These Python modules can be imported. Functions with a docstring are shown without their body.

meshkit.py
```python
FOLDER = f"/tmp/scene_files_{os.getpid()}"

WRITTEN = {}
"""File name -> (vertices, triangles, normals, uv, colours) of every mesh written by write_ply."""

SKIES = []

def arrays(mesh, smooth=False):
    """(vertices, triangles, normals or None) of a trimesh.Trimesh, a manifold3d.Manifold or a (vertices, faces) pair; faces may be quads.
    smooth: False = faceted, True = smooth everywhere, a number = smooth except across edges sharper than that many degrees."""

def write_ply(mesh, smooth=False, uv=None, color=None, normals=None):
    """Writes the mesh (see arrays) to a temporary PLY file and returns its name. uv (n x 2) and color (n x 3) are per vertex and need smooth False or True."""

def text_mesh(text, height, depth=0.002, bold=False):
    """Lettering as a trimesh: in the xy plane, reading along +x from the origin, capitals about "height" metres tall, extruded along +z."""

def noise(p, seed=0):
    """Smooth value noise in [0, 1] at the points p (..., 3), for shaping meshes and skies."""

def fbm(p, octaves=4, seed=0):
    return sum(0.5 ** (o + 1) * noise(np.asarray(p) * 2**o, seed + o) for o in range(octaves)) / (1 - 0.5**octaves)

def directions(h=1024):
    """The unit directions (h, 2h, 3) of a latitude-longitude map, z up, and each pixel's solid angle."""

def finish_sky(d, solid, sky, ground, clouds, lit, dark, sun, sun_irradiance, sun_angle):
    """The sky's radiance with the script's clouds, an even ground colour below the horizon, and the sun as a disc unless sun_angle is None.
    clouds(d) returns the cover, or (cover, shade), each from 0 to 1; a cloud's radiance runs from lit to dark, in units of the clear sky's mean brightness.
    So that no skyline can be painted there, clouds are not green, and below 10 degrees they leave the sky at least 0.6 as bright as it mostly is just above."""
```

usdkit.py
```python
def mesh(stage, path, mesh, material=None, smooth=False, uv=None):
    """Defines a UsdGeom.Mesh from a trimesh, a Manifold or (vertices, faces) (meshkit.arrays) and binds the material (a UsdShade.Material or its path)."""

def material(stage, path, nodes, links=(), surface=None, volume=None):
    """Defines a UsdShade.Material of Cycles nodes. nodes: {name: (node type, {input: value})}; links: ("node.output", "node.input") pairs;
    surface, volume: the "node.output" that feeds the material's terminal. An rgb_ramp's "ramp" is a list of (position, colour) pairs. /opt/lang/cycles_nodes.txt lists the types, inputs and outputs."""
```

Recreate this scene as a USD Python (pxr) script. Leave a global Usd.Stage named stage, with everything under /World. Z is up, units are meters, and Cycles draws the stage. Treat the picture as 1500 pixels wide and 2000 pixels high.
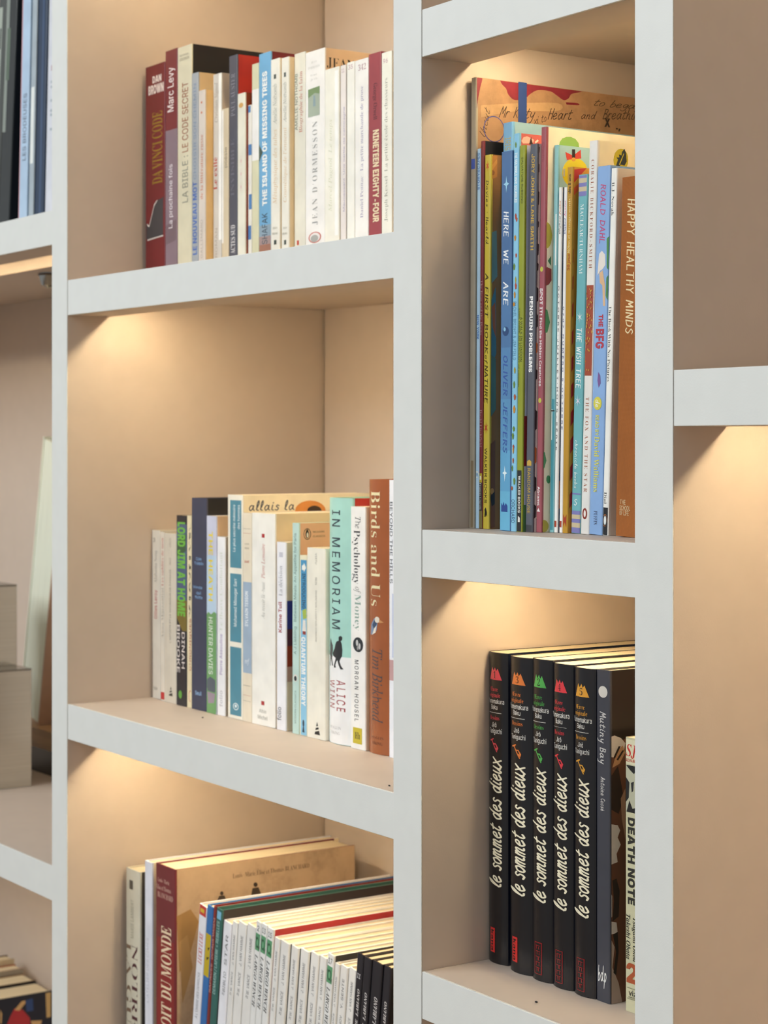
import math, glob, random, unicodedata
import numpy as np, trimesh, shapely, usdkit, meshkit
from shapely.geometry import Polygon, LineString, Point, box as sbox
from shapely.ops import unary_union
from pxr import Usd, UsdGeom, UsdLux, UsdShade, Gf, Sdf
random.seed(7)
stage = Usd.Stage.CreateInMemory()
UsdGeom.SetStageUpAxis(stage, 'Z'); UsdGeom.SetStageMetersPerUnit(stage, 1.0)
UsdGeom.Xform.Define(stage, '/World'); UsdGeom.Scope.Define(stage, '/World/Looks')
EYE = 1.40            # metres: height of the lens; every "z" in millimetres below is measured from it
# ---------------------------------------------------------------- camera
cam = UsdGeom.Camera.Define(stage, '/World/camera')
cam.AddTransformOp().Set(Gf.Matrix4d(.5618, .8273, 0, 0, 0, 0, 1, 0, .8273, -.5618, 0, 0, 1.2303, -.8441, EYE, 1))
cam.CreateHorizontalApertureAttr(36.0); cam.CreateVerticalApertureAttr(48.0)
cam.CreateFocalLengthAttr(36 * 3800 / 1500)
cam.CreateVerticalApertureOffsetAttr(-132 / 1500 * 36)
cam.CreateFStopAttr(22.0); cam.CreateFocusDistanceAttr(1.36)
cam.CreateExposureAttr(0.0)
# ---------------------------------------------------------------- light: soft sky light in the room, one large window behind the camera's left
def lin(c):
    if isinstance(c, str): c = [int(c[i:i + 2], 16) / 255 for i in (0, 2, 4)]
    return tuple(x / 12.92 if x <= .04045 else ((x + .055) / 1.055) ** 2.4 for x in c)
dome = UsdLux.DomeLight.Define(stage, '/World/sky_light'); dome.CreateIntensityAttr(.12); dome.CreateColorAttr(Gf.Vec3f(.93, .98, 1.0))
def rect(name, pos, at, w, h, power, col):
    L = UsdLux.RectLight.Define(stage, '/World/' + name); L.CreateWidthAttr(w); L.CreateHeightAttr(h); L.CreateIntensityAttr(power); L.CreateColorAttr(Gf.Vec3f(*col))
    m = Gf.Matrix4d().SetLookAt(Gf.Vec3d(*pos), Gf.Vec3d(*at), Gf.Vec3d(0, 0, 1)).GetInverse(); L.AddTransformOp().Set(m)
rect('window_light', (-.6, -3.0, 3.1), (-.1, 0, 1.35), 3.0, 1.7, 6.2, (.95, .99, 1.0))
LED = (1.0, .80, .49); LED_POWER = 100.0
# ---------------------------------------------------------------- helpers
NAMES = {}
def path(parent, name):
    base = (str(parent) if parent else '/World') + '/' + name
    n = NAMES.get(base, 0); NAMES[base] = n + 1
    return base if n == 0 else '%s_%03d' % (base, n)
def meta(p, label=None, cat=None, group=None, kind=None):
    for k, v in (('label', label), ('category', cat), ('group', group), ('kind', kind)):
        if v: p.SetCustomDataByKey(k, v)
def thing(name, label, cat, loc=(0, 0, 0), lean=0, group=None, rotz=0):
    x = UsdGeom.Xform.Define(stage, path(None, name)); x.AddTranslateOp().Set(Gf.Vec3d(*[float(v) for v in loc]))
    if rotz: x.AddRotateZOp().Set(float(rotz))
    if lean: x.AddRotateYOp().Set(float(lean))
    meta(x.GetPrim(), label, cat, group); return x.GetPath()
def obj(name, mesh, mat, parent=None, label=None, smooth=30, kind=None):
    m = usdkit.mesh(stage, path(parent, name), mesh, mat, smooth)
    meta(m.GetPrim(), label, None, None, kind); return m.GetPath()
MATS = {}
def paint(col, rough=.4, kind='paper', metal=0.):
    key = (str(col), round(rough, 2), kind, metal)
    if key in MATS: return MATS[key]
    c = lin(col) if isinstance(col, str) else col
    n = {'tc': ('texture_coordinate', {}), 'g': ('geometry', {}), 'p': ('principled_bsdf', {'roughness': rough, 'metallic': metal}),
         'noise': ('noise_texture', {'scale': 45.0, 'detail': 3.0}), 'ramp': ('rgb_ramp', {'ramp': [(.3, tuple(x * .93 for x in c)), (.7, tuple(min(1, x * 1.05) for x in c))]})}
    l = [('g.position', 'noise.vector'), ('noise.fac', 'ramp.fac'), ('ramp.color', 'p.base_color')]
    if kind == 'pages':
        n['map'] = ('mapping', {'scale': (2600., 9., 9.)}); n['noise'] = ('noise_texture', {'scale': 1.0, 'detail': 2.0})
        n['ramp'] = ('rgb_ramp', {'ramp': [(.3, tuple(x * .72 for x in c)), (.62, c)]}); l[0] = ('tc.object', 'map.vector'); l.append(('map.vector', 'noise.vector'))
    if kind == 'cloth':
        n['w1'] = ('wave_texture', {'bands_direction': 'z', 'scale': 800., 'distortion': 2.5}); n['w2'] = ('wave_texture', {'bands_direction': 'x', 'scale': 800., 'distortion': 2.5})
        n['mx'] = ('mix', {'mix_type': 'multiply', 'fac': 1.0}); n['b'] = ('bump', {'strength': .35, 'distance': .0004}); n['mc'] = ('mix', {'mix_type': 'multiply', 'fac': .28})
        l += [('tc.object', 'w1.vector'), ('tc.object', 'w2.vector'), ('w1.color', 'mx.color1'), ('w2.color', 'mx.color2'), ('mx.color', 'b.height'), ('b.normal', 'p.normal'), ('ramp.color', 'mc.color1'), ('mx.color', 'mc.color2'), ('mc.color', 'p.base_color')]
        l.remove(('ramp.color', 'p.base_color'))
    if kind == 'lacquer':
        n['ramp'] = ('rgb_ramp', {'ramp': [(.3, tuple(x * .98 for x in c)), (.7, tuple(min(1, x * 1.015) for x in c))]})
        n['n2'] = ('noise_texture', {'scale': 900.0, 'detail': 1.0}); n['b'] = ('bump', {'strength': .12, 'distance': .0003}); l += [('g.position', 'n2.vector'), ('n2.fac', 'b.height'), ('b.normal', 'p.normal')]
    if kind == 'map':
        n['noise'] = ('noise_texture', {'scale': 22.0, 'detail': 6.0, 'roughness': .7}); n['ramp'] = ('rgb_ramp', {'ramp': [(.3, tuple(x * .68 for x in c)), (.5, c), (.7, tuple(min(1, x * 1.12) for x in c))]})
    if kind == 'brushed':
        n['map'] = ('mapping', {'scale': (1., 1., 260.)}); n['noise'] = ('noise_texture', {'scale': 3.0, 'detail': 3.0}); l[0] = ('tc.object', 'map.vector'); l.append(('map.vector', 'noise.vector'))
    if kind == 'wood':
        n['map'] = ('mapping', {'scale': (3., 60., 60.)}); n['noise'] = ('noise_texture', {'scale': 2.0, 'detail': 5.0}); n['ramp'] = ('rgb_ramp', {'ramp': [(.3, tuple(x * .7 for x in c)), (.7, c)]}); l[0] = ('tc.object', 'map.vector'); l.append(('map.vector', 'noise.vector'))
    l = [q for i, q in enumerate(l) if q not in l[:i]]
    MATS[key] = usdkit.material(stage, '/World/Looks/%s_%d' % (kind, len(MATS)), n, l, surface='p.BSDF'); return MATS[key]
def glow(name, col, power): return usdkit.material(stage, '/World/Looks/' + name, {'e': ('emission', {'color': col, 'strength': power})}, surface='e.emission')
MM = .001
def bx(x0, x1, y0, y1, z0, z1, tilt=None, ch=0.):
    """A box in millimetres; tilt(x) is added to z (boards that are not quite level); ch chamfers the vertical and long edges."""
    if ch:
        p = sbox(y0, z0, y1, z1).buffer(-ch).buffer(ch, quad_segs=2)
        m = trimesh.creation.extrude_polygon(p, x1 - x0, engine='earcut'); v = np.array(m.vertices); v = np.column_stack([v[:, 2] + x0, v[:, 0], v[:, 1]])
        m = trimesh.Trimesh(v, m.faces, process=False); m.fix_normals()
    else:
        m = trimesh.creation.box(extents=(x1 - x0, y1 - y0, z1 - z0)); m.apply_translation(((x0 + x1) / 2, (y0 + y1) / 2, (z0 + z1) / 2))
    if tilt:
        v = np.array(m.vertices); v[:, 2] += tilt(v[:, 0]); m = trimesh.Trimesh(v, m.faces, process=False)
    return m
def world(m):
    v = np.array(m.vertices) * MM; v[:, 2] += EYE; return trimesh.Trimesh(v, m.faces, process=False)
def local(m): return trimesh.Trimesh(np.array(m.vertices) * MM, m.faces, process=False)
def prism_xy(poly, z0, z1):
    m = trimesh.creation.extrude_polygon(poly, z1 - z0, engine='earcut'); m.apply_translation((0, 0, z0)); return m
def tri2(poly):
    vs, fs, n = [], [], 0
    for g in (poly.geoms if hasattr(poly, 'geoms') else [poly]):
        if g.geom_type != 'Polygon' or g.area < 1e-9: continue
        v, f = trimesh.creation.triangulate_polygon(g, engine='earcut'); vs.append(v); fs.append(f + n); n += len(v)
    return (np.vstack(vs), np.vstack(fs)) if vs else (np.zeros((0, 2)), np.zeros((0, 3), int))
# ---------------------------------------------------------------- lettering: flat outlines of each glyph, capitals one unit tall
FD = glob.glob('/opt/blender-*/*/datafiles/fonts/')[0]
from PIL import Image, ImageDraw, ImageFont
_F = {}
def font(w):
    if w not in _F:
        if w == 'math': _F[w] = ImageFont.truetype(FD + 'NotoSansMath-Regular.woff2', 84)
        else:
            _F[w] = ImageFont.truetype(FD + 'Inter.woff2', 84); _F[w].set_variation_by_axes([14, w])
    return _F[w]
SERIF = {'s': (0x1D400, 0x1D41A), 'sb': (0x1D400, 0x1D41A), 'i': (0x1D434, 0x1D44E), 'bi': (0x1D468, 0x1D482)}
WEIGHT = {'n': 480, 'b': 720, 'x': 900, 's': 300, 'sb': 600, 'i': 350, 'bi': 650}
CAP = {}
STROKES = {
 'a': ['.75,.78 .42,1 .08,.5 .3,0 .65,.35 .8,.95 .76,.25 1,.05'], 'b': ['.15,1.75 .1,.1 .45,0 .72,.5 .42,.92 .12,.55'], 'c': ['.75,.82 .42,1 .08,.45 .4,0 .82,.2'],
 'd': ['.72,.75 .4,1 .06,.5 .33,0 .68,.4 .85,1.85 .76,.25 1,.05'], 'e': ['.1,.42 .6,.6 .58,.95 .28,.95 .06,.4 .35,0 .85,.25'], 'f': ['.72,1.65 .45,1.8 .3,1 .18,-.6', '.02,.9 .62,.96'],
 'g': ['.75,.8 .4,1 .08,.55 .4,.1 .74,.85 .68,-.5 .33,-.78 .08,-.5'], 'h': ['.15,1.8 .1,0', '.1,.5 .4,1 .64,.75 .62,.1 .9,.05'], 'i': ['.18,1 .1,.15 .4,.05', '.24,1.38 .26,1.46'],
 'j': ['.3,1 .2,-.6 -.1,-.7', '.33,1.38 .35,1.46'], 'k': ['.15,1.8 .1,0', '.7,1 .14,.45 .8,.02'], 'l': ['.05,.25 .42,1.25 .36,1.85 .16,1.4 .12,.2 .45,.05'],
 'm': ['.12,1 .08,0', '.1,.5 .34,1 .5,.75 .46,0', '.48,.5 .76,1 .94,.75 .9,.1 1.2,.05'], 'n': ['.12,1 .08,0', '.1,.5 .42,1 .66,.75 .62,.1 .92,.05'], 'o': ['.5,.98 .12,.72 .16,.12 .5,.02 .76,.5 .5,.98 .36,.86'],
 'p': ['.18,1 .06,-.8', '.13,.65 .45,1 .74,.55 .4,0 .12,.3'], 'q': ['.7,.85 .38,1 .08,.5 .35,0 .68,.5 .7,1 .62,-.8'], 'r': ['.14,1 .1,0', '.1,.5 .35,.95 .68,.9'], 's': ['.65,.85 .38,1 .2,.75 .56,.38 .4,.02 .02,.12'],
 't': ['.34,1.55 .18,.25 .42,.02 .68,.2', '0,1.02 .66,1.12'], 'u': ['.12,1 .1,.25 .35,0 .66,.45', '.74,1 .68,.2 .95,.05'], 'v': ['.06,1 .36,0 .74,1'], 'w': ['.05,1 .28,0 .5,.8 .74,0 1,1'],
 'x': ['.08,1 .42,.5 .84,0', '.88,1.02 .44,.5 -.02,-.02'], 'y': ['.1,1 .14,.42 .4,.22 .7,.65', '.78,1 .55,-.5 .16,-.75'], 'z': ['.1,.95 .7,.95 .08,.02 .78,.04'],
 'A': ['.02,0 .4,1.75 .78,0', '.14,.6 .66,.62'], 'B': ['.1,0 .12,1.72', '.1,1.7 .6,1.6 .55,1.05 .12,.92 .72,.7 .64,.1 .1,.02'], 'C': ['.8,1.4 .5,1.72 .1,1 .4,.05 .82,.3'], 'D': ['.1,0 .14,1.7', '.1,1.68 .8,1.3 .75,.35 .1,.02'],
 'E': ['.75,1.68 .12,1.68 .12,.02 .78,.02', '.12,.9 .62,.92'], 'F': ['.75,1.68 .14,1.68 .1,0', '.12,.88 .6,.9'], 'G': ['.8,1.4 .48,1.72 .08,.9 .4,.05 .82,.3 .8,.8 .5,.8'], 'H': ['.12,1.72 .1,0', '.72,1.72 .7,0', '.1,.88 .72,.9'],
 'I': ['.16,1.7 .14,0'], 'J': ['.7,1.7 .66,.4 .36,.02 .08,.3'], 'K': ['.12,1.72 .1,0', '.75,1.7 .14,.8 .8,0'], 'L': ['.14,1.72 .1,.03 .75,.05'], 'M': ['.05,0 .2,1.72 .5,.6 .82,1.72 .95,0'], 'N': ['.1,0 .12,1.7 .72,.02 .76,1.72'],
 'O': ['.5,1.72 .1,1.3 .1,.4 .45,0 .82,.45 .8,1.3 .5,1.72'], 'P': ['.12,0 .14,1.7', '.12,1.68 .72,1.5 .6,.9 .13,.82'], 'R': ['.12,0 .14,1.7', '.12,1.68 .7,1.5 .58,.95 .14,.85', '.35,.88 .78,0'], 'S': ['.72,1.5 .4,1.72 .12,1.3 .68,.6 .4,0 .06,.25'],
 'T': ['.02,1.68 .82,1.7', '.42,1.68 .4,0'], 'U': ['.1,1.72 .12,.4 .4,0 .7,.4 .74,1.72'], 'V': ['.04,1.72 .38,0 .76,1.72'], 'W': ['.02,1.72 .25,0 .5,1.3 .76,0 1,1.72'], 'X': ['.05,1.7 .78,0', '.76,1.7 .04,0'], 'Y': ['.05,1.72 .4,.9 .78,1.72', '.4,.9 .38,0'], 'Z': ['.05,1.68 .75,1.68 .05,.03 .8,.03'], '•': ['.2,.85 .3,.95']}
def curve(p, closed=False, n=6):
    p = np.array(p, float)
    if len(p) < 3: return p
    q = np.vstack([2 * p[0] - p[1], p, 2 * p[-1] - p[-2]]); out = []
    for i in range(1, len(q) - 2):
        for t in np.linspace(0, 1, n, endpoint=False):
            a, b, c, d = q[i - 1:i + 3]; out.append(.5 * (2 * b + (c - a) * t + (2 * a - 5 * b + 4 * c - d) * t * t + (3 * b - 3 * c + d - a) * t ** 3))
    return np.vstack([out, p[-1]])
GL = {}
def accent(k, x, y0):
    s = {'\u0301': [(x - .03, y0), (x + .12, y0 + .2)], '\u0300': [(x + .06, y0), (x - .1, y0 + .2)], '\u0302': [(x - .14, y0), (x, y0 + .18), (x + .14, y0)], '\u0308': [(x - .1, y0 + .08), (x + .1, y0 + .08)]}.get(k)
    return LineString(s).buffer(.045, quad_segs=2) if s else None
def glyph(fn, ch):
    """(polygon, advance) of a character, capitals 1 tall."""
    if (fn, ch) in GL: return GL[fn, ch]
    if fn in 'hHk':
        w = {'h': .1, 'H': .108, 'k': .062}[fn]; s = 1 / 1.75; base = unicodedata.normalize('NFD', ch); c = base[0]
        if c not in STROKES: r = (None, .45 if c == ' ' else .3)
        else:
            parts = []; mx = 0
            for st in STROKES[c]:
                pts = np.array([[float(v) for v in q.split(',')] for q in st.split()]); sharp = c in 'AEFHIKLMNTVWXYZvwz'
                pts = pts if sharp else curve(pts)
                mx = max(mx, pts[:, 0].max()); pts = pts.copy()
                pts[:, 0] += pts[:, 1] * {'H': .32, 'h': .1, 'k': .42}[fn]
                parts.append(LineString(pts).buffer(w, quad_segs=2) if len(pts) > 1 else Point(pts[0]).buffer(w))
            g = unary_union(parts)
            for k in base[1:]:
                a = accent(k, .5, 1.3)
                if a is not None: g = g.union(a)
            r = (shapely.affinity.scale(g.simplify(.015), s, s, origin=(0, 0)), (mx + {'H': .17, 'h': .28, 'k': .12}[fn]) * s)
    else:
        if ch in 'Œœ':
            g1, a1 = glyph(fn, 'O' if ch == 'Œ' else 'o'); g2, a2 = glyph(fn, 'E' if ch == 'Œ' else 'e'); k = a1 * .78
            r = (unary_union([g1, shapely.affinity.translate(g2, k, 0)]), k + a2); GL[fn, ch] = r; return r
        base = unicodedata.normalize('NFD', ch); c = base[0]; F = font(WEIGHT[fn]); code = c
        if fn in SERIF:
            up, lo = SERIF[fn]
            if 'A' <= c <= 'Z': code, F = chr(up + ord(c) - 65), font('math')
            elif 'a' <= c <= 'z' and not (fn == 'i' and c == 'h'): code, F = chr(lo + ord(c) - 97), font('math')
            elif c.isdigit(): code, F = chr(0x1D7CE + int(c)), font('math')
        if F not in CAP:
            q = '\U0001D407' if F is font('math') else 'H'; b = F.getbbox(q, anchor='ls'); CAP[F] = float(-b[1])
        s = 1 / CAP[F]; adv = F.getlength(code) * s
        x0, y0, x1, y1 = F.getbbox(code, anchor='ls')
        if x1 <= x0 or y1 <= y0: r = (None, adv)
        else:
            im = Image.new('L', (int(x1 - x0) + 8, int(y1 - y0) + 8)); ImageDraw.Draw(im).text((4 - x0, 4 - y0), code, 255, font=F, anchor='ls')
            on = np.pad(np.asarray(im) > 127, ((0, 0), (1, 1))).astype(np.int8)
            rows, st = np.nonzero(np.diff(on, axis=1) == 1); en = np.nonzero(np.diff(on, axis=1) == -1)[1]
            g = unary_union(list(shapely.box(st, -rows - 1, en, -rows))).buffer(.8).buffer(-.8).simplify(.75)
            if fn == 's': g2 = g.buffer(-1.15); g = g2 if not g2.is_empty else g
            g = shapely.affinity.affine_transform(g, [s, 0, 0, s, (x0 - 4) * s, (4 - y0) * s])
            for k in base[1:]:
                a = accent(k, adv / 2, 1.12 if c.isupper() else .84)
                if a is not None: g = g.union(a)
            r = (g, adv)
    GL[fn, ch] = r; return r
TRI = {}
def text2d(fn, s):
    vs, fs, n, x, track = [], [], 0, 0., .3 if s[:1] == '^' else 0.
    for ch in s.lstrip('^'):
        g, adv = glyph(fn, ch)
        if g is not None and not g.is_empty:
            if (fn, ch) not in TRI: TRI[fn, ch] = tri2(g)
            v, f = TRI[fn, ch]
            if len(v): vs.append(v + [x, 0]); fs.append(f + n); n += len(v)
        x += adv + track
    v = np.vstack(vs); lo, hi = v[:, 0].min(), v[:, 0].max(); v = v.copy(); v[:, 0] = (v[:, 0] - lo) / (hi - lo)
    return v, np.vstack(fs)      # along 0..1, capitals 0..1 tall
# ---------------------------------------------------------------- books
PAGES = 'ddcdac'
def spine_curve(kind, t):
    if kind in ('hb', 'rb'):
        B = min(4.5, t * .14); return lambda x: B * np.clip(np.abs(2 * x / t - 1), 0, 1) ** 2
    r = min(1.3 if kind == 'pb' else 1.8, t * .3)
    def f(x):
        e = np.clip(r - np.minimum(x, t - x), 0, r); return r - np.sqrt(np.maximum(r * r - e * e, 0))
    return f
def decal(root, name, verts, faces, mat, f, t, k):
    x = np.clip(verts[:, 0], .05, t - .05)
    v = np.column_stack([verts[:, 0].clip(.05, t - .05), f(x) - .12 - .015 * k, verts[:, 1]])
    obj(name, trimesh.Trimesh(v * MM, faces, process=False), mat, root, smooth=False)
def grid(x0, x1, z0, z1, n=20, f=None, t=None):
    xs = np.linspace(x0, x1, n + 1)
    if t: xs = np.unique(np.clip(np.concatenate([xs, [x for x in (.15, .4, .8, 1.4, t - .15, t - .4, t - .8, t - 1.4) if x0 < x < x1]]), x0, x1))
    v = np.array([(x, z) for x in xs for z in (z0, z1)]); i = np.arange(len(xs) - 1) * 2
    return v, np.vstack([np.column_stack([i, i + 2, i + 3]), np.column_stack([i, i + 3, i + 1])])
def fine(v, f, size):
    v3 = np.column_stack([v, np.zeros(len(v))]); v3, f = trimesh.remesh.subdivide_to_size(v3, f, size, max_iter=8); return v3[:, :2], f
def make_book(t, x, y, z, h, d, kind, name, label, cat, spine, cover, rough, lean, dec, group):
    root = thing(name, label, cat, ((x + t) * MM, y * MM, (z + .2 + max(0, -math.sin(math.radians(lean)) * t)) * MM + EYE), lean, group)
    f = spine_curve(kind, t); c = {'pb': .45, 'rb': .7, 'hb': 2.2, 'hf': 1.7, 'hr': 1.5}[kind]
    c = min(c, t * .22)
    xs = np.linspace(0, t, 17) if kind in ('hb', 'rb') else np.unique(np.concatenate([np.linspace(0, min(2, t * .4), 7), t - np.linspace(0, min(2, t * .4), 7)]))
    def inset(x): return np.clip(x, c / 2, t - c / 2)
    sp = [(inset(q), f(q) + c / 2) for q in xs]
    if kind == 'hb':
        side = [(c / 2, d), (c / 2, 15), (c / 2 + 1.3, 10.5), (c / 2 + .2, 7)]; sp = [p for p in sp if c / 2 < p[0] < t - c / 2]
        pts = side + sp + [(t - a, b) for a, b in side[::-1]]
    else: pts = [(c / 2, d)] + sp + [(t - c / 2, d)]
    prof = LineString(pts).buffer(c / 2 - .02, cap_style='flat', join_style='round', quad_segs=3)
    if prof.geom_type != 'Polygon': prof = max(prof.geoms, key=lambda g: g.area)
    shift = lambda m: (m.apply_translation((-t, 0, 0)), m)[1]
    mat = paint(spine, rough, 'cloth' if rough > .8 else 'paper')
    obj('cover', local(shift(prism_xy(prof, 0, h))), mat, root)
    o = {'pb': .35, 'rb': .4, 'hb': 2.6, 'hf': 1.4, 'hr': 4.5}[kind]
    ys = (f(np.array([t / 2]))[0] + c + (4.5 if kind == 'hb' else 3.5 if kind == 'rb' else .4))
    pg = bx(c, t - c, ys, d - (.3 if kind in ('pb', 'rb') else 2.2), o, h - o)
    obj('page_block', local(shift(pg)), paint(PAGES, .8, 'pages'), root)
    if kind == 'hb':
        obj('headband', local(shift(bx(c, t - c, ys - 3.2, ys, h - o - 1.2, h - o + .3))), paint('d8d0c0', .7), root)
    def put(name, v, fc, col, k):
        v = np.asarray(v, float).copy()
        if kind in ('hb', 'rb'): v, fc = fine(v, fc, max(1.1, t / 24))
        vv = np.column_stack([np.clip(v[:, 0], .06, t - .06) - t, f(np.clip(v[:, 0], .06, t - .06)) - .05 - .012 * k, v[:, 1]])
        obj(name, trimesh.Trimesh(vv * MM, fc, process=False), paint(col, rough), root, smooth=False)
    if cover != spine:
        y0 = 5.2 if kind == 'hb' else float(f(np.array([.0]))[0]) + .3
        obj('front_cover', local(bx(.02, .07, y0, d, .02, h - .02)), paint(cover, rough, 'map' if cover in ('bda283', 'a5805e') else 'paper'), root)
    def face(name, v, fc, col, k):
        v = np.asarray(v, float); vv = np.column_stack([np.full(len(v), .085 + .006 * k), v[:, 0], v[:, 1]])
        obj(name, trimesh.Trimesh(vv * MM, fc, process=False), paint(col, rough), root, smooth=False)
    for k, q in enumerate(dec):
        op = q[0]
        if op == 'T':
            _, fn, dr, s, col, f0, f1, xc, cap = q
            v, fc = text2d(fn, s); L = (f1 - f0) * h; w = cap * t
            if dr == 'u': vv = np.column_stack([xc * t + w / 2 - v[:, 1] * w, h * (1 - f1) + v[:, 0] * L])
            else: vv = np.column_stack([xc * t - w / 2 + v[:, 1] * w, h * (1 - f0) - v[:, 0] * L])
            put('spine_lettering', vv, fc, col, k)
        elif op == 'H':
            _, fn, s, col, f0, f1, xc, w = q
            v, fc = text2d(fn, s); put('spine_lettering', np.column_stack([xc * t - w * t / 2 + v[:, 0] * w * t, h * (1 - f1) + v[:, 1] * (f1 - f0) * h]), fc, col, k)
        elif op == 'R':
            _, col, f0, f1, x0, x1 = q
            f0, f1 = max(f0, 0.001), min(f1, .999)
            v, fc = grid(x0 * t, x1 * t, h * (1 - f1), h * (1 - f0), t=t)
            vv = np.column_stack([np.clip(v[:, 0], .06, t - .06) - t, f(np.clip(v[:, 0], .06, t - .06)) - .05 - .012 * k, v[:, 1]])
            obj('printed_panel', trimesh.Trimesh(vv * MM, fc, process=False), paint(col, rough), root, smooth=False)
        elif op == 'O':
            _, col, xc, fv, rw, rh = q
            a = np.linspace(0, 2 * np.pi, 21)[:-1]; v, fc = tri2(Polygon(np.column_stack([xc * t + rw * t * np.cos(a), h * (1 - fv) + rh * h * np.sin(a)])))
            put('printed_mark', v, fc, col, k)
        elif op == 'P':
            _, col, pts = q
            g = Polygon([(a * t, h * (1 - max(0, min(1, b)))) for a, b in pts]).buffer(0); v, fc = tri2(g)
            if len(v):
                v, fc = fine(v, fc, max(2.5, t / 6)); put('printed_shape', v, fc, col, k)
        elif op == 'CR':
            _, col, f0, f1, y0, y1 = q; v, fc = grid(max(1.5, y0 * d), y1 * d - .1, h * (1 - f1), h * (1 - f0), 1); face('cover_panel', v, fc, col, k)
        elif op == 'CO':
            _, col, yc, fv, ry, rf = q; a = np.linspace(0, 2 * np.pi, 33)[:-1]
            g = Polygon(np.column_stack([yc * d + ry * d * np.cos(a), h * (1 - fv) + rf * h * np.sin(a)])).intersection(sbox(1.5, 0, d, h)); v, fc = tri2(g); face('cover_mark', v, fc, col, k)
        elif op == 'CP':
            _, col, pts = q; g = Polygon([(a * d, h * (1 - b)) for a, b in pts]).buffer(0).intersection(sbox(1.5, 0, d, h)); v, fc = tri2(g); face('cover_picture', v, fc, col, k)
        elif op == 'CT':
            _, fn, s, col, f0, f1, y0, y1 = q; v, fc = text2d(fn, s); face('cover_lettering', np.column_stack([y0 * d + v[:, 0] * (y1 - y0) * d, h * (1 - f1) + v[:, 1] * (f1 - f0) * h]), fc, col, k)
    return root, dict(t=t, h=h, d=d)
# ---------------------------------------------------------------- the room shell
floor_m = paint('a58a6c', .5, 'wood'); wall_m = paint('cfc8bc', .7, 'lacquer')
meta(stage.GetPrimAtPath(obj('floor', bx(-4200, 4200, -4200, 345, -1440, -1400).apply_translation((0, 0, 0)) and world(bx(-4200, 4200, -4200, 345, -1440, -1400)), floor_m)), 'wooden floor below the bookcase', None, None, 'structure')
meta(stage.GetPrimAtPath(obj('wall_back', world(bx(-4200, 4200, 345, 445, -1400, 1400)), wall_m)), 'plain wall behind the bookcase', None, None, 'structure')
# ---------------------------------------------------------------- the built-in bookcase
WHITE = paint('dfe0dc', .42, 'lacquer'); BEIGE = paint('c8b9ac', .55, 'lacquer'); LIGHT = glow('led_light', LED, LED_POWER)
LAMP = {'A': glow('led_light_wide_bay', LED, LED_POWER * .3), 'D': glow('led_light_narrow_bay', LED, LED_POWER * 1.0), 'E2': glow('led_light_tall_bay', LED, LED_POWER * .55)}
case = thing('bookcase', 'white and beige built-in bookcase with warm light strips under its shelves', 'bookcase', (0, 0, 0))
TOP = 1340
UP = [(-1640, -1603.5), (-622.5, -586), (0, 37), (277, 313), (1013, 1049)]
for a, b in UP:
    obj('upright', world(bx(a, b, .9, 343, -1400, TOP)), BEIGE, case)
    obj('front_edge', world(prism_xy(sbox(a, 0, b, .88).buffer(-.3).buffer(.3, quad_segs=2), -1400, TOP)), WHITE, case, 'white front edge of the upright')
BAY = {'A': (-1603.5, -622.5), 'C': (-586, 0), 'D': (37, 277), 'E': (313, 1013)}
for k, (a, b) in BAY.items():
    obj('back_panel', world(bx(a + 3.6, b - .2, 308, 316, -1400, TOP)), BEIGE, case)
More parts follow.
